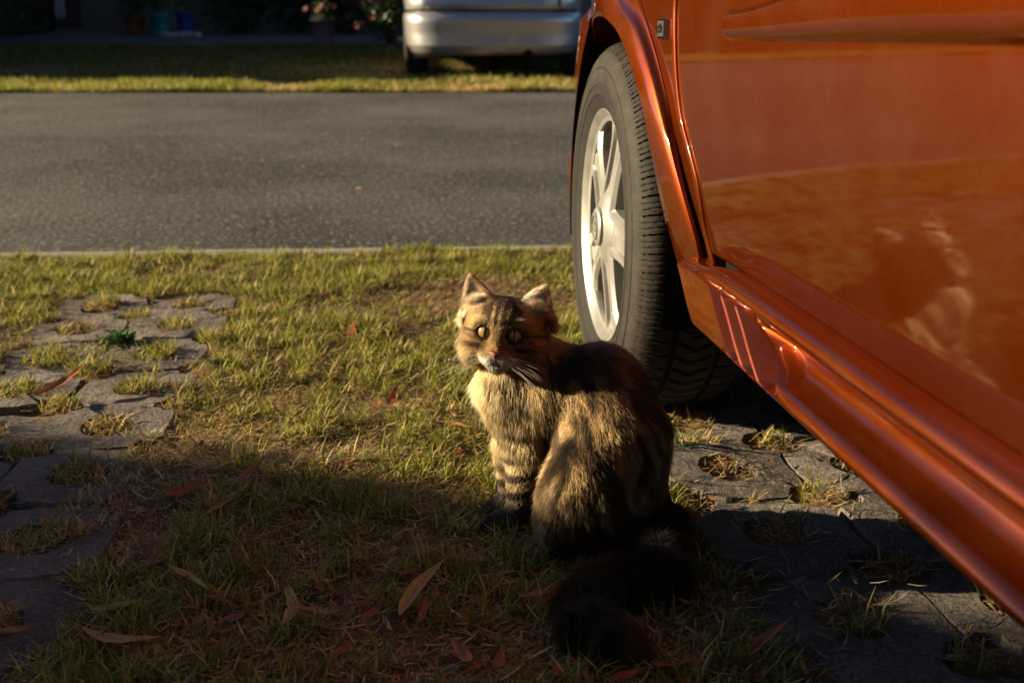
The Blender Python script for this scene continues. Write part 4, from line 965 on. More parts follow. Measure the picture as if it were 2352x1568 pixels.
# head frame: hf towards the nose, hr to the picture's right, hu up
HC = cp(1159, 761, 1.408)
to_cam = CAM - HC; to_cam /= np.linalg.norm(to_cam)
hf = Vector(to_cam); hf.rotate(Matrix.Rotation(R(-11), 3, 'Z')); hf = np.array(hf); hf[2] -= .12; hf /= np.linalg.norm(hf)
upv = np.array([0.075, 0, 1.]); hu = upv - hf * (upv @ hf); hu /= np.linalg.norm(hu); hr = np.cross(hf, hu)
if hr[0] < 0: hr = -hr
HAX = np.stack([hr, hf, hu])
def hp(r_, f_, u_): return HC + hr * r_ + hf * f_ + hu * u_
I3 = np.eye(3)
S = SDF()
# trunk
S.cap(cp(1400, 1150, 1.345), cp(1405, 1010, 1.375), .066, .066, .03)
S.cap(cp(1405, 1010, 1.375), cp(1372, 905, 1.405), .066, .056, .03)
S.cap(cp(1372, 905, 1.405), cp(1255, 905, 1.425), .054, .046, .03)
S.cap(cp(1255, 905, 1.425), cp(1192, 935, 1.430), .046, .035, .03)
S.cap(cp(1192, 935, 1.430), cp(1212, 1040, 1.425), .035, .029, .025)
S.cap(cp(1255, 880, 1.425), HC + np.array([.006, .012, -.012]), .046, .036, .03)                 # neck
S.ell(cp(1158, 876, 1.412), I3, (.034, .029, .033), .025)                                      # ruff
S.ell(cp(1345, 1150, 1.315), I3, (.058, .045, .072), .03)                                      # near haunch
S.ell(cp(1440, 1165, 1.40), I3, (.055, .045, .070), .03)
S.cap(cp(1290, 1190, 1.315), cp(1272, 1225, 1.325), .026, .020, .02)                              # knee
S.cap(cp(1400, 1285, 1.300), cp(1275, 1252, 1.325), .017, .016, .015)                             # hind foot
S.cap(cp(1480, 1250, 1.40), cp(1350, 1205, 1.45), .018, .016, .015)
# front legs
S.cap(cp(1224, 1020, 1.418), cp(1204, 1105, 1.408), .030, .0200, .02); S.cap(cp(1204, 1105, 1.408), cp(1188, 1185, 1.400), .0195, .0160, .015)
S.cap(cp(1180, 1188, 1.400), cp(1138, 1203, 1.398), .0165, .0150, .012)
S.cap(cp(1180, 1020, 1.455), cp(1170, 1150, 1.455), .024, .0145, .02); S.cap(cp(1170, 1152, 1.455), cp(1130, 1168, 1.452), .0155, .0135, .012)
for dx, dy in ((-8, -8), (-13, 1), (-6, 9)):                                                         # toes
    a = cp(1130 + dx, 1203 + dy, 1.394); S.cap(a, a + np.array([-.006, -.002, -.004]), .0068, .0060, .004)
# head
S.ell(hp(0, 0, .0045), HAX, (.042, .045, .0405), .02)
for s_ in (-1, 1): S.ell(hp(s_ * .0330, -.004, .010), HAX, (.0150, .020, .024), .015)
for s_ in (-1, 1):
    S.ell(hp(s_ * .026, .008, -.019), HAX, (.024, .027, .023), .02)                                # cheeks
    S.ell(hp(s_ * .0090, .0365, -.0295), HAX, (.0135, .0130, .0105), .008)                           # whisker pads
    S.ell(hp(s_ * .0195, .026, .014), HAX, (.014, .012, .010), .014)                                 # brow
S.cap(hp(0, .032, .012), hp(0, .0440, -.0205), .0110, .0072, .010)                                    # bridge of the nose
S.ell(hp(0, .0330, -.0405), HAX, (.0120, .0110, .0085), .008)                                       # chin
# eye sockets
EYE = [hp(s_ * .0186, .0278, .0015) for s_ in (-1, 1)]
def sockets(P, f):
    for s_, e in zip((-1, 1), EYE):
        q = (P - (e + hf * .010 - hu * .0010).astype(P.dtype)) @ HAX.T.astype(P.dtype); qr = q[:, 0] * .97 - s_ * q[:, 2] * -.22; qu = q[:, 2] * .97 - s_ * q[:, 0] * .22
        d = (np.sqrt((qr / .0112) ** 2 + (q[:, 1] / .0155) ** 2 + (qu / .0090) ** 2) - 1) * .008; f = np.maximum(f, -d)
    return f
S.cut(sockets)
# ears: cupped cones
EAR = []
for s_, base, tip in ((-1, hp(-.0335, -.004, .022), hp(-.0510, .004, .0675)), (1, hp(.0325, -.004, .022), hp(.0470, .002, .0650))):
    ax = tip - base; Ln = np.linalg.norm(ax); ax /= Ln
    op = hf * .97 + hr * s_ * .16; op -= ax * (op @ ax); op /= np.linalg.norm(op); sd = np.cross(ax, op); EAR.append((base, ax, op, sd, Ln))
def ears(P, f):
    for base, ax, op, sd, Ln in EAR:
        q = P - base.astype(P.dtype); t = (q @ ax.astype(P.dtype)) / Ln; o_ = q @ op.astype(P.dtype); w = q @ sd.astype(P.dtype)
        tt = np.clip(t, -.2, 1); rad = .0235 * np.clip(1 - np.clip(tt, 0, 1) ** 1.35, 0, 1) + .0025
        cx = .002
        d = np.sqrt((o_ - cx) ** 2 * 5.0 + w ** 2); shell = np.maximum(np.abs(d - rad) - .0025, np.maximum(t - 1.02, -.02 - t) * Ln)
        shell = np.maximum(shell, (o_ - cx) - .0020 * (1 - .5 * tt))       # open towards the front
        k = .006; h = np.clip(.5 + .5 * (f - shell) / k, 0, 1); f = f * (1 - h) + shell * h - k * h * (1 - h)
    return f
for s_ in (-1, 1): S.ell(hp(s_ * .0350, .001, .0265), HAX, (.0165, .0095, .0140), .008)
S.cut(ears)
# tail lies round towards the camera
tail_px = [(1510, 1235, .050), (1532, 1275, .036), (1512, 1312, .030), (1450, 1335, .026), (1385, 1358, .025), (1345, 1395, .025), (1350, 1435, .024), (1390, 1465, .021), (1425, 1480, .017)]
tail = [np.array([.160, 1.372, .060]), np.array([.186, 1.335, .040])] + [gnd(x, y, z) for x, y, z in tail_px[2:]]; tr = [.020, .019, .018, .017, .017, .017, .016, .014, .009]
for k in range(len(tail) - 1): S.cap(tail[k], tail[k + 1], tr[k], tr[k + 1], .015)

def surface_nets(lo, hi, h):
    n = np.ceil((np.array(hi) - np.array(lo)) / h).astype(int) + 1
    g = [np.float32(lo[i]) + np.arange(n[i], dtype=np.float32) * np.float32(h) for i in range(3)]
    f = np.empty(n, np.float32)
    for i in range(n[0]):
        Y, Z = np.meshgrid(g[1], g[2], indexing='ij'); P = np.stack([np.full_like(Y, g[0][i]), Y, Z], -1).reshape(-1, 3); f[i] = S.ev(P).reshape(n[1], n[2])
    ins = f < 0; c = [ins[a:n[0] - 1 + a, b:n[1] - 1 + b, d:n[2] - 1 + d] for a in (0, 1) for b in (0, 1) for d in (0, 1)]
    cnt = sum(x.astype(np.int8) for x in c); act = (cnt > 0) & (cnt < 8); idx = np.full(act.shape, -1); idx[act] = np.arange(act.sum()); I = np.argwhere(act)
    acc = np.zeros((len(I), 3)); num = np.zeros(len(I)); cor = [(a, b, d) for a in (0, 1) for b in (0, 1) for d in (0, 1)]
    for a in range(8):
        for b in range(a + 1, 8):
            if sum(abs(cor[a][k] - cor[b][k]) for k in range(3)) != 1: continue
            ia = I + np.array(cor[a]); ib = I + np.array(cor[b]); fa = f[ia[:, 0], ia[:, 1], ia[:, 2]]; fb = f[ib[:, 0], ib[:, 1], ib[:, 2]]; m = (fa < 0) != (fb < 0)
            t = fa / np.where(np.abs(fa - fb) < 1e-12, 1, fa - fb); p = np.array(cor[a]) + (np.array(cor[b]) - np.array(cor[a])) * t[:, None]; acc[m] += p[m]; num[m] += 1
    V = (I + acc / num[:, None]) * h + np.array(lo); Q = []
    for ax in range(3):
        sl0 = [slice(None)] * 3; sl1 = [slice(None)] * 3; sl0[ax] = slice(0, n[ax] - 1); sl1[ax] = slice(1, n[ax]); a = ins[tuple(sl0)]; b = ins[tuple(sl1)]; E_ = np.argwhere(a != b); o1, o2 = (ax + 1) % 3, (ax + 2) % 3
        ok = (E_[:, o1] > 0) & (E_[:, o2] > 0) & (E_[:, o1] < n[o1] - 1) & (E_[:, o2] < n[o2] - 1); E_ = E_[ok]; fl = a[E_[:, 0], E_[:, 1], E_[:, 2]]
        d1 = np.zeros(3, int); d1[o1] = 1; d2 = np.zeros(3, int); d2[o2] = 1
        q = np.stack([idx[tuple((E_ - d1 - d2).T)], idx[tuple((E_ - d2).T)], idx[tuple(E_.T)], idx[tuple((E_ - d1).T)]], 1); q[~fl] = q[~fl][:, ::-1]; Q.append(q)
    return V, np.concatenate(Q)
CV, CQ = surface_nets((-.085, 1.06, -.005), (.262, 1.515, .372), .0030)
def grad(P, e=.0015):
    G = np.stack([S.ev(P + np.eye(3)[k] * e) - S.ev(P - np.eye(3)[k] * e) for k in range(3)], 1); return G / np.maximum(np.linalg.norm(G, axis=1), 1e-9)[:, None]

# coat: colour, hair length and hair direction at a point of the skin
def seg_t(P, a, b): ba = b - a; t = np.clip(((P - a) @ ba) / (ba @ ba), 0, 1); return t, np.linalg.norm(P - a - t[:, None] * ba, axis=1)
TAILP = np.array(tail)
def tail_dist(P):
    d = np.full(len(P), 9.); s = np.zeros(len(P)); 
    for k in range(len(TAILP) - 1):
        t, q = seg_t(P, TAILP[k], TAILP[k + 1]); m = q < d; d = np.where(m, q, d); s = np.where(m, (k + t) / (len(TAILP) - 1), s)
    return d, s
leg_a, leg_b, leg_c = cp(1224, 1020, 1.418), cp(1204, 1105, 1.408), cp(1188, 1185, 1.400)
guides = []
def G(p, d): d = np.array(d, float); guides.append((np.array(p, float), d / np.linalg.norm(d)))
bk = np.array([.55, .05, -.25])
G(cp(1372, 850, 1.42), (.75, -.05, -.35)); G(cp(1330, 880, 1.39), (.45, -.05, -.75)); G(cp(1440, 900, 1.40), (.45, -.10, -.85)); G(cp(1300, 960, 1.38), (.28, -.05, -.95)); G(cp(1400, 980, 1.34), (.30, -.05, -.95))
G(cp(1300, 1050, 1.34), (.18, -.05, -.97)); G(cp(1400, 1080, 1.30), (.38, -.08, -.9)); G(cp(1500, 1050, 1.36), (.15, -.15, -.97)); G(cp(1520, 1150, 1.35), (.05, -.25, -.95)); G(cp(1280, 1150, 1.30), (-.05, -.05, -1)); G(cp(1400, 1180, 1.27), (.20, -.12, -.95))
G(cp(1300, 1240, 1.30), (-.3, -.1, -.9)); G(cp(1400, 1270, 1.28), (-.1, -.2, -.9)); G(cp(1500, 1220, 1.33), (.1, -.3, -.9))
G(cp(1120, 900, 1.40), (-.22, -.12, -.95)); G(cp(1160, 950, 1.39), (-.10, -.12, -.97)); G(cp(1220, 940, 1.39), (.18, -.10, -.95)); G(cp(1090, 930, 1.43), (-.30, -.05, -.95)); G(cp(1140, 1010, 1.42), (-.05, -.05, -1)); G(cp(1210, 1010, 1.40), (.05, 0, -1)); G(cp(1190, 1100, 1.39), (0, 0, -1)); G(cp(1180, 1180, 1.38), (-.2, -.05, -.9)); G(cp(1130, 1200, 1.39), (-.9, -.2, -.3)); G(cp(1265, 860, 1.40), (.35, -.1, -.9)); G(cp(1300, 830, 1.43), (.7, .05, -.6)); G(cp(1170, 1110, 1.45), (0, 0, -1))
GP = np.array([g[0] for g in guides]); GD = np.array([g[1] for g in guides])
NOSE = hp(0, .046, -.024)
def coat(P, N, colour_only=False):
    n = len(P); q = (P - HC) @ HAX.T; x, f, u = q[:, 0], q[:, 1], q[:, 2]; ax = np.abs(x)
    if colour_only: D = np.zeros((n, 3))
    else: d2 = ((P[:, None, :] - GP[None]) ** 2).sum(2); W = 1 / (d2 + 2e-4) ** 2; D = W @ GD; D /= np.linalg.norm(D, axis=1)[:, None]
    rh = np.linalg.norm(q * np.array([1, 1, 1.05]), axis=1); wh = 1 - sstep(.050, .064, rh); wh = np.maximum(wh, 1 - sstep(.028, .038, np.linalg.norm(q - np.array([0, .026, -.030]), axis=1)))
    earw = np.zeros(n); ear_in = np.zeros(n, bool); ear_t = np.zeros(n); De = np.zeros((n, 3))
    for base, eax, op, sd, Ln in EAR:
        e = P - base; t = (e @ eax) / Ln; rr = np.sqrt((e @ op) ** 2 + (e @ sd) ** 2); m = (t > .12) & (t < 1.1) & (rr < .030); earw = np.where(m, sstep(.12, .35, t), earw); ear_t = np.where(m, t, ear_t)
        inner = m & ((N @ op) > .25); ear_in |= inner; De = np.where(m[:, None], np.where(inner[:, None], eax * .55 + op * .35 + sd * np.sign(e @ sd)[:, None] * -.5 - hr * .0, eax), De)
    wh = np.maximum(wh, earw)
    Dh = P - NOSE; Dh = Dh - N * (Dh * N).sum(1)[:, None]; Dh /= np.maximum(np.linalg.norm(Dh, axis=1), 1e-6)[:, None]
    Dh = Dh + np.array([0, 0, -.35]) * sstep(.005, -.02, u)[:, None]
    Dh = Dh * (1 - earw)[:, None] + De * earw[:, None]
    D = D * (1 - wh)[:, None] + Dh * wh[:, None]
    td, ts = tail_dist(P); wt = (1 - sstep(.026, .036, td)) * (P[:, 1] < 1.345); k = np.clip((ts * (len(TAILP) - 1)).astype(int), 0, len(TAILP) - 2); DT = TAILP[k + 1] - TAILP[k]; DT /= np.linalg.norm(DT, axis=1)[:, None]
    D = D * (1 - wt)[:, None] + DT * wt[:, None]
    # ---- hair length
    L = np.full(n, .0175); L = L + .004 * (noise(P, 30, 3) - .5)
    ruff = sstep(.055, .075, rh) * (1 - sstep(.105, .14, rh)) * sstep(.25, .21, P[:, 2]) * (1 - sstep(.03, .07, P[:, 0])) ; L = L + .009 * ruff
    face = wh * (1 - earw); Lf = .0045 + .012 * sstep(.020, .045, ax) * sstep(.03, -.005, f) + .015 * sstep(.032, .044, ax) * sstep(.006, -.02, u) + .010 * sstep(-.042, -.052, u)
    L = L * (1 - face) + Lf * face; L = np.where(earw > 0, L * (1 - earw) + np.where(ear_in, .0185 * (1.25 - ear_t), .0035) * earw, L)
    tl, dl = seg_t(P, leg_a, leg_c); tl2, dl2 = seg_t(P, cp(1180, 1020, 1.455), cp(1170, 1150, 1.455)); legw = np.maximum((1 - sstep(.034, .044, dl)) * sstep(.05, .25, tl), (1 - sstep(.028, .036, dl2)) * sstep(.2, .4, tl2)); L = L * (1 - legw) + (.0095 - .004 * tl) * legw
    low = sstep(.055, .02, P[:, 2]) * (P[:, 1] > 1.37); L = L * (1 - .5 * low * (1 - wt)); L = L * (1 - wt) + .034 * wt
    paw = (P[:, 2] < .03) & (P[:, 0] < .0) & (wt < .1); L = np.where(paw, .0055, L)
    # ---- colour
    dark = np.array([.010, .007, .005]); cream = np.array([.36, .245, .105]); grey = np.array([.060, .042, .026]); white = np.array([.80, .71, .57]); rufous = np.array([.26, .11, .035])
    C = np.tile(np.array([.23, .138, .056]), (n, 1)); mix = lambda C, c, w: C * (1 - w[:, None]) + np.asarray(c) * w[:, None]
    nb = fbm(P, 22, 7); C = mix(C, grey, .55 * sstep(.45, .7, nb))
    # flank: broken stripes running down the side, curving round the haunch
    hc_ = cp(1300, 1190, 1.30); th = np.arctan2(P[:, 2] - hc_[2], P[:, 0] - hc_[0]); hd = np.sqrt((P[:, 0] - hc_[0]) ** 2 + (P[:, 2] - hc_[2]) ** 2); hw = sstep(.125, .085, P[:, 2])
    ac = (.93 * P[:, 0] + .36 * P[:, 2]) * (1 - hw) + (.93 * P[:, 0] + .60 * P[:, 2]) * hw; al = -.36 * P[:, 0] + .93 * P[:, 2]
    sn = fbm(np.stack([ac * 105, al * 27, P[:, 1] * 30], -1), 1.0, 9); stripe = sstep(.485, .55, sn); fine = fbm(np.stack([ac * 330, al * 70, P[:, 1] * 60], -1), 1.0, 4); stripe = np.clip(stripe + .45 * sstep(.52, .62, fine), 0, 1)
    C = mix(C, dark, .92 * stripe)
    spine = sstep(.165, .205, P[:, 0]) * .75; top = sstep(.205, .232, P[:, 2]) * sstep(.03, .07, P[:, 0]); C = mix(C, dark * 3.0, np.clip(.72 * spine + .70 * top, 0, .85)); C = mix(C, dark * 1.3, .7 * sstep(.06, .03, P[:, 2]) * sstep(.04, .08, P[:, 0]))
    # chest bib with darker cross bars at its side
    bib = sstep(.045, .0, P[:, 0] + .25 * (P[:, 2] - .2) * 0) * sstep(.075, .12, P[:, 2]); C = mix(C, cream, .80 * bib)
    bars = sstep(.42, .60, .5 + .5 * np.sin(P[:, 2] * 290 + P[:, 0] * 95 + 1.8 * noise(P, 20, 6))) * sstep(-.045, -.015, P[:, 0]) * bib; C = mix(C, grey * .35, .95 * bars)
    # foreleg bands, dark foot
    bl = sstep(.42, .56, .5 + .5 * np.sin(P[:, 2] * 270 - P[:, 0] * 80 + 1.2 * noise(P, 24, 8))); C = mix(C, np.array([.25, .165, .075]), legw * .8); C = mix(C, dark * 1.1, legw * bl * .97); C = mix(C, np.array([.06, .05, .04]), sstep(.052, .030, P[:, 2]) * (P[:, 0] < .035) * .8)
    # head markings
    H = np.tile(np.array([.225, .128, .049]), (n, 1)); H = mix(H, grey * 1.1, .45 * sstep(.45, .65, fbm(P, 60, 4)) * sstep(.010, -.002, u))
    stk = fbm(np.stack([x * 60 + u * 20, u * 230, f * 90], -1), 1.0, 5); H = mix(H, dark * 1.8, .62 * sstep(.50, .62, stk) * sstep(.012, .020, ax) * (1 - earw) * sstep(.012, .004, u))
    fx = x + .0022 * (noise(P, 90, 3) - .5)
    fore = sstep(.006, .016, u) * sstep(.030, .022, ax) * (1 - earw); lines = sstep(.34, .52, .5 + .5 * np.cos(fx / .0088 * 2 * math.pi + math.pi)) ; lines = np.maximum(lines, sstep(.0026, .0012, np.abs(ax - .0175)))
    H = mix(H, dark, .95 * fore * lines); H = mix(H, dark * 1.4, .75 * sstep(.026, .036, u) * sstep(.03, .02, ax))
    H = mix(H, rufous * 1.05, .75 * sstep(.010, .005, ax) * sstep(-.004, -.012, u) * sstep(-.028, -.022, u) * sstep(.03, .04, f))
    H = mix(H, cream * 1.05, .85 * sstep(.0052, .0030, np.hypot((ax - .0115) * .9, (u - .001) * .33)))                   # pale inner corner
    H = mix(H, cream, .55 * sstep(.010, .005, np.hypot(ax - .020, (u + .013) * 1.3)))                             # pale under the eye
    H = mix(H, cream, .50 * sstep(.009, .005, np.hypot((ax - .021), (u - .0165) * 1.6)))
    ey = np.minimum(np.linalg.norm(P - EYE[0] - hf * .008, axis=1), np.linalg.norm(P - EYE[1] - hf * .008, axis=1)); H = mix(H, np.array([.010, .007, .006]), sstep(.0132, .0112, ey))
    out = sstep(.0028, .0012, np.abs(u - (.001 - .10 * (ax - .030)))) * sstep(.028, .032, ax) * sstep(.052, .046, ax); H = mix(H, dark, .85 * out)
    ck = sstep(.0050, .0020, np.abs(u - (-.0150 - .12 * (ax - .02)))) * sstep(.018, .024, ax); H = mix(H, dark * 1.3, .90 * ck); ck = sstep(.0042, .0016, np.abs(u - (-.0270 - .25 * (ax - .02)))) * sstep(.027, .032, ax); H = mix(H, dark * 1.4, .85 * ck)
    muz = sstep(.0195, .0125, np.hypot(ax * .74, (u + .0390) * 1.15)) * sstep(.018, .028, f); H = mix(H, white, .90 * muz); H = mix(H, white, .9 * sstep(-.036, -.041, u) * sstep(.018, .010, ax) * sstep(.01, .025, f))
    spots = sstep(.62, .70, noise(P * np.array([1, 1, 1]), 330, 2)) * sstep(.006, .009, ax) * sstep(-.024, -.028, u) * sstep(-.038, -.034, u); H = mix(H, cream, .75 * sstep(.020, .012, np.hypot(ax * .8, (u + .031) * 1.1)) * sstep(.006, .010, ax) * (1 - muz) * sstep(.02, .03, f)); H = mix(H, grey * .6, .45 * spots * (1 - muz))
    H = mix(H, cream, .65 * sstep(-.030, -.040, u) * sstep(.03, .04, ax)); H = mix(H, cream, .85 * sstep(-.040, -.047, u))
    H = np.where(earw[:, None] > 0, np.where(ear_in[:, None], np.array([.74, .56, .38]) * (1 - .3 * ear_t[:, None]), np.array([.22, .115, .045]) * (1 - .55 * sstep(.8, 1.0, ear_t)[:, None])) * earw[:, None] + H * (1 - earw[:, None]), H)
    C = mix(C, [0, 0, 0], wh) + H * wh[:, None]
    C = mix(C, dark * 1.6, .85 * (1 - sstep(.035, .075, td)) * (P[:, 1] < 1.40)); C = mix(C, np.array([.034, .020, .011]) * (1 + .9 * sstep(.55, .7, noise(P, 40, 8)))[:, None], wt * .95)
    # no hair on the eyes and nose leather
    dens = np.ones(n); dens *= sstep(.0094, .0104, ey); nz = np.linalg.norm((P - hp(0, .0490, -.0255)) @ HAX.T * np.array([1, .7, 1.2]), axis=1); dens *= sstep(.0045, .0058, nz)
    return np.clip(C, 0, 1), L, D, dens, wh, earw, wt
cat = empty("cat", (.10, 1.38, 0)); tag(cat, "brown tabby cat with pale chest sitting on the lawn and looking back", "cat"); CO = np.array([.10, 1.38, 0])
M['skin'] = attr_leafy('cat_skin', .8, 0.0, .1)
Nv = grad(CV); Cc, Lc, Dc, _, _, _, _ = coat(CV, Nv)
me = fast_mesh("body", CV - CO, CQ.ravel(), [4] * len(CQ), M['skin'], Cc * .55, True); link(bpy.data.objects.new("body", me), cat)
# fur roots spread over the skin
tri = np.concatenate([CQ[:, [0, 1, 2]], CQ[:, [0, 2, 3]]]); ar = np.linalg.norm(np.cross(CV[tri[:, 1]] - CV[tri[:, 0]], CV[tri[:, 2]] - CV[tri[:, 0]]), axis=1) / 2
cen = CV[tri].mean(axis=1); hd_ = np.linalg.norm(cen - HC, axis=1); wgt = ar * np.where(hd_ < .062, 3.4, np.where(hd_ < .09, 1.6, 1.0))
NH = 250000; fr = np.random.default_rng(21); T = fr.choice(len(tri), NH, p=wgt / wgt.sum()); a, b = fr.random(NH), fr.random(NH); s = a + b > 1; a[s], b[s] = 1 - a[s], 1 - b[s]
RP = CV[tri[T, 0]] * (1 - a - b)[:, None] + CV[tri[T, 1]] * a[:, None] + CV[tri[T, 2]] * b[:, None]; RN = grad(RP)
Cf, Lf, Df, De_, Wh, We, Wt = [], [], [], [], [], [], []
for k in range(0, NH, 30000):
    o = coat(RP[k:k + 30000], RN[k:k + 30000])
    [lst.append(v) for lst, v in zip((Cf, Lf, Df, De_, Wh, We, Wt), o)]
Cf, Lf, Df, De_, Wh, We, Wt = [np.concatenate(v) for v in (Cf, Lf, Df, De_, Wh, We, Wt)]
keep = (fr.random(NH) < De_) & (RP[:, 2] > .002); RP, RN, Cf, Lf, Df, Wh, We, Wt = [v[keep] for v in (RP, RN, Cf, Lf, Df, Wh, We, Wt)]; NH = len(RP)
# clumping: hairs lean towards shared clump directions
cl = np.stack([fbm(RP, 75, s_) - .5 for s_ in (51, 52, 53)], 1); Dt = Df - RN * (Df * RN).sum(1)[:, None]; Dt /= np.maximum(np.linalg.norm(Dt, axis=1), 1e-6)[:, None]
lift = (.28 - .02 * Wh + .50 * Wt + (.09 + .25 * Wt - .05 * Wh) * fr.normal(size=NH))[:, None]; lift = np.where(We[:, None] > .3, .5, lift)
d0 = Dt + RN * np.clip(lift, .1, 1.2) + cl * (.36 - .22 * Wh)[:, None] + fr.normal(size=(NH, 3)) * (.12 - .07 * Wh)[:, None]; d0 /= np.linalg.norm(d0, axis=1)[:, None]
d1 = d0 * .75 + Dt * .55 + cl * (.5 - .35 * Wh)[:, None] + np.array([0, 0, -.12]); d1 /= np.linalg.norm(d1, axis=1)[:, None]
Lh = Lf * fr.uniform(.65, 1.25, NH); NPT = 5; ts_ = np.linspace(0, 1, NPT)
pts = np.stack([RP + d0 * (Lh * t)[:, None] * (1 - .5 * t) + d1 * (Lh * t)[:, None] * (.5 * t) for t in ts_], 1) - RN[:, None, :] * .0006
pts[:, :, 2] = np.maximum(pts[:, :, 2], .003)
rad0 = np.where(Wh > .5, .00012, .00016) * fr.uniform(.8, 1.2, NH); rad = rad0[:, None] * np.array([1, .97, .85, .55, .08])[None, :]
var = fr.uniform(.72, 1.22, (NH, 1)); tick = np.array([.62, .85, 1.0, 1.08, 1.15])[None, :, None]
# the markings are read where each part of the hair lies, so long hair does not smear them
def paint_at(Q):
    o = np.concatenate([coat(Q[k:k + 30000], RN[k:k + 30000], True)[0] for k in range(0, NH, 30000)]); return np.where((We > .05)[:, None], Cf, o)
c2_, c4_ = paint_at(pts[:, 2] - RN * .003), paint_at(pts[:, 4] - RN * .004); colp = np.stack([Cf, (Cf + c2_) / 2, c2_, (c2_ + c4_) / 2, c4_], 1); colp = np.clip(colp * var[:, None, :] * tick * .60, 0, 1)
# every guide hair carries a second one close beside it
off = fr.normal(size=(NH, 3)); off -= RN * (off * RN).sum(1)[:, None]; off *= .0009; sp_ = fr.normal(size=(NH, 3)) * (Lh * .10)[:, None]; tl_ = fr.uniform(.8, 1.1, (NH, 1, 1)); tt_ = ts_[None, :, None]
kid = pts[:, :1] + (pts - pts[:, :1]) * tl_ + off[:, None, :] + sp_[:, None, :] * tt_ ** 1.5; kid[:, :, 2] = np.maximum(kid[:, :, 2], .003)
pts = np.concatenate([pts, kid]); rad = np.concatenate([rad, rad]); colp = np.concatenate([colp, np.clip(colp * fr.uniform(.75, 1.2, (NH, 1, 1)), 0, 1)]); NH = len(pts)
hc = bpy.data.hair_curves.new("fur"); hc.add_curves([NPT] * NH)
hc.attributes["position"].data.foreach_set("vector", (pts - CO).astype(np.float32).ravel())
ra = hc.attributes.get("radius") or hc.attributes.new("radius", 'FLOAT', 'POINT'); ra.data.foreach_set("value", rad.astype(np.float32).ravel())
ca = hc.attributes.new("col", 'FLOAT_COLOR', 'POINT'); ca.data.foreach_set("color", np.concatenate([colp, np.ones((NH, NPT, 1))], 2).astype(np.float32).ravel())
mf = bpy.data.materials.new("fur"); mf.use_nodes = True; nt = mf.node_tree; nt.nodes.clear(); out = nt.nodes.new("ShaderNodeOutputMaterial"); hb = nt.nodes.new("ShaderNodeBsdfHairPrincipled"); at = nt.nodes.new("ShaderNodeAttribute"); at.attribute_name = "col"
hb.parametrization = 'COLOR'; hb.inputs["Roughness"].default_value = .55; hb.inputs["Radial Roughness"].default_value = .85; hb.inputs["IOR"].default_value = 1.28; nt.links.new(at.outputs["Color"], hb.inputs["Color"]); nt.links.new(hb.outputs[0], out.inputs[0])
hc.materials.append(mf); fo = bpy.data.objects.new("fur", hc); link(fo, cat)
# eyes
def eye_mat():
    m, nt, n, l, b = material('cat_eye'); tc = n.new("ShaderNodeTexCoord"); sx = n.new("ShaderNodeSeparateXYZ"); l.new(tc.outputs["Object"], sx.inputs[0])
    def math_(op, a, b_=None):
        k = n.new("ShaderNodeMath"); k.operation = op
        for i, v in enumerate((a, b_)):
            if v is None: continue
            if isinstance(v, (int, float)): k.inputs[i].default_value = v
            else: l.new(v, k.inputs[i])
        return k.outputs[0]
    xx = math_('MULTIPLY', sx.outputs[0], 1 / .0113); zz = math_('MULTIPLY', sx.outputs[2], 1 / .0113)
    r2 = math_('ADD', math_('MULTIPLY', xx, xx), math_('MULTIPLY', zz, zz)); rr = math_('SQRT', r2)
    cr = n.new("ShaderNodeValToRGB"); e = cr.color_ramp.elements; e[0].position = 0; e[0].color = (.34, .24, .09, 1); e[1].position = .97; e[1].color = (.26, .14, .035, 1)
    for pos, c in ((.45, (.40, .26, .085, 1)), (.78, (.24, .125, .035, 1)), (.98, (.01, .008, .006, 1))): q = e.new(pos); q.color = c
    e[len(e) - 1].color = (.01, .008, .006, 1)
    l.new(rr, cr.inputs[0])
    px = math_('MULTIPLY', xx, 9.0); pz = math_('MULTIPLY', zz, 1.75); pu = math_('LESS_THAN', math_('ADD', math_('MULTIPLY', px, px), math_('MULTIPLY', pz, pz)), 1.0)
    mx = n.new("ShaderNodeMixRGB"); l.new(pu, mx.inputs[0]); l.new(cr.outputs[0], mx.inputs[1]); mx.inputs[2].default_value = (.004, .004, .004, 1); l.new(mx.outputs[0], b.inputs["Base Color"])
    b.inputs["Roughness"].default_value = .25; b.inputs["Coat Weight"].default_value = 1; b.inputs["Coat Roughness"].default_value = .02; b.inputs["Coat IOR"].default_value = 1.45; return m
M['eye'] = eye_mat(); V = []; NU, NW = 32, 20
for i in range(NU):
    for j in range(NW):
        a = 2 * math.pi * i / NU; p = math.pi * j / (NW - 1); V.append((.0113 * math.sin(p) * math.cos(a), -.0113 * math.cos(p), .0113 * math.sin(p) * math.sin(a)))
eme = mesh_data("eye", V, grid_faces(NU, NW, True), M['eye'])
for k in (0, 1):
    o = bpy.data.objects.new("eye", eme); link(o, cat); look = np.array(CAM) - EYE[k]; look /= np.linalg.norm(look); fwd = look * .45 + hf * .60; fwd /= np.linalg.norm(fwd); upq = hu - fwd * (hu @ fwd); upq /= np.linalg.norm(upq); rgt = np.cross(fwd, upq)
    o.matrix_local = Matrix(((rgt[0], -fwd[0], upq[0], EYE[k][0] - CO[0]), (rgt[1], -fwd[1], upq[1], EYE[k][1] - CO[1]), (rgt[2], -fwd[2], upq[2], EYE[k][2] - CO[2]), (0, 0, 0, 1)))
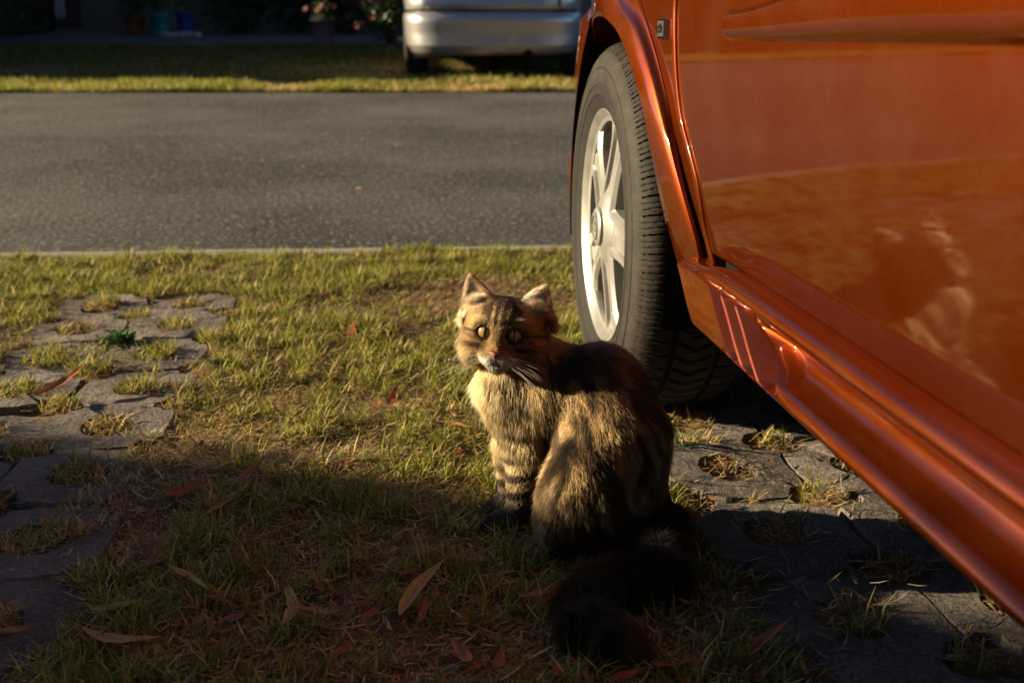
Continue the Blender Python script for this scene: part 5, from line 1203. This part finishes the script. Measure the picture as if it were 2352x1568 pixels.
# nose leather: a rounded triangle with two nostrils and the line to the mouth
M['nose'] = plain('nose_leather', (.30, .11, .075), .5); M['lip'] = plain('lip_dark', (.02, .012, .01), .5)
V = []; 
for j in range(9):
    t = j / 8; w = .0068 * (1 - t ** 1.3) + .0012
    for k in range(9):
        s = k / 4 - 1; V.append(hp(s * w * 1.1, .0525 - .004 * s * s - .0030 * t * t + .0012 * math.sin(t * 3.1), -.0210 - .0090 * t) - CO)
obj("nose", V, grid_faces(9, 9), M['nose'], cat)
for s_ in (-1, 1):
    m = MB(); m.tube([hp(s_ * .0022, .0500, -.0275) - CO, hp(s_ * .0045, .0500, -.0263) - CO, hp(s_ * .0058, .0478, -.0250) - CO], [.0008, .0012, .0007], 6); m.build("nostril", M['lip'], cat)
m = MB(); m.tube([hp(0, .0492, -.0293) - CO, hp(0, .0492, -.0335) - CO], [.0010, .0008], 6); m.tube([hp(0, .0492, -.0335) - CO, hp(-.005, .0478, -.0372) - CO, hp(-.011, .0430, -.0385) - CO], [.0005, .0005, .0003], 6); m.tube([hp(0, .0492, -.0335) - CO, hp(.005, .0478, -.0372) - CO, hp(.011, .0430, -.0385) - CO], [.0005, .0005, .0003], 6); m.build("mouth", M['lip'], cat)
M['whisker'] = plain('whisker', (.85, .80, .70), .35)
wr = random.Random(8)
for s_ in (-1, 1):
    for k in range(9):
        a = hp(s_ * (.010 + .003 * (k % 3)), .0450 - .002 * (k % 3), -.0260 - .0032 * (k // 3)); ln = wr.uniform(.045, .068); dr_ = hr * s_ * 1.0 + hf * .15 + hu * (-.15 - .35 * (k // 3) / 2 + wr.uniform(-.12, .12)); dr_ /= np.linalg.norm(dr_)
        pts_ = [a + dr_ * ln * t + np.array([0, 0, -.35]) * ln * t * t * .5 - CO for t in np.linspace(0, 1, 7)]
        m = MB(); m.tube(pts_, [.00034 * (1 - .8 * t) for t in np.linspace(0, 1, 7)], 4); m.build("whisker", M['whisker'], cat)
    for k in range(2):
        a = hp(s_ * .017, .036, .015); dr_ = hr * s_ * (.5 + .3 * k) + hu * .9 + hf * .5; dr_ /= np.linalg.norm(dr_); pts_ = [a + dr_ * .03 * t - hu * .012 * t * t - CO for t in np.linspace(0, 1, 6)]
        m = MB(); m.tube(pts_, [.00016 * (1 - .8 * t) for t in np.linspace(0, 1, 6)], 4); m.build("whisker", M['whisker'], cat)
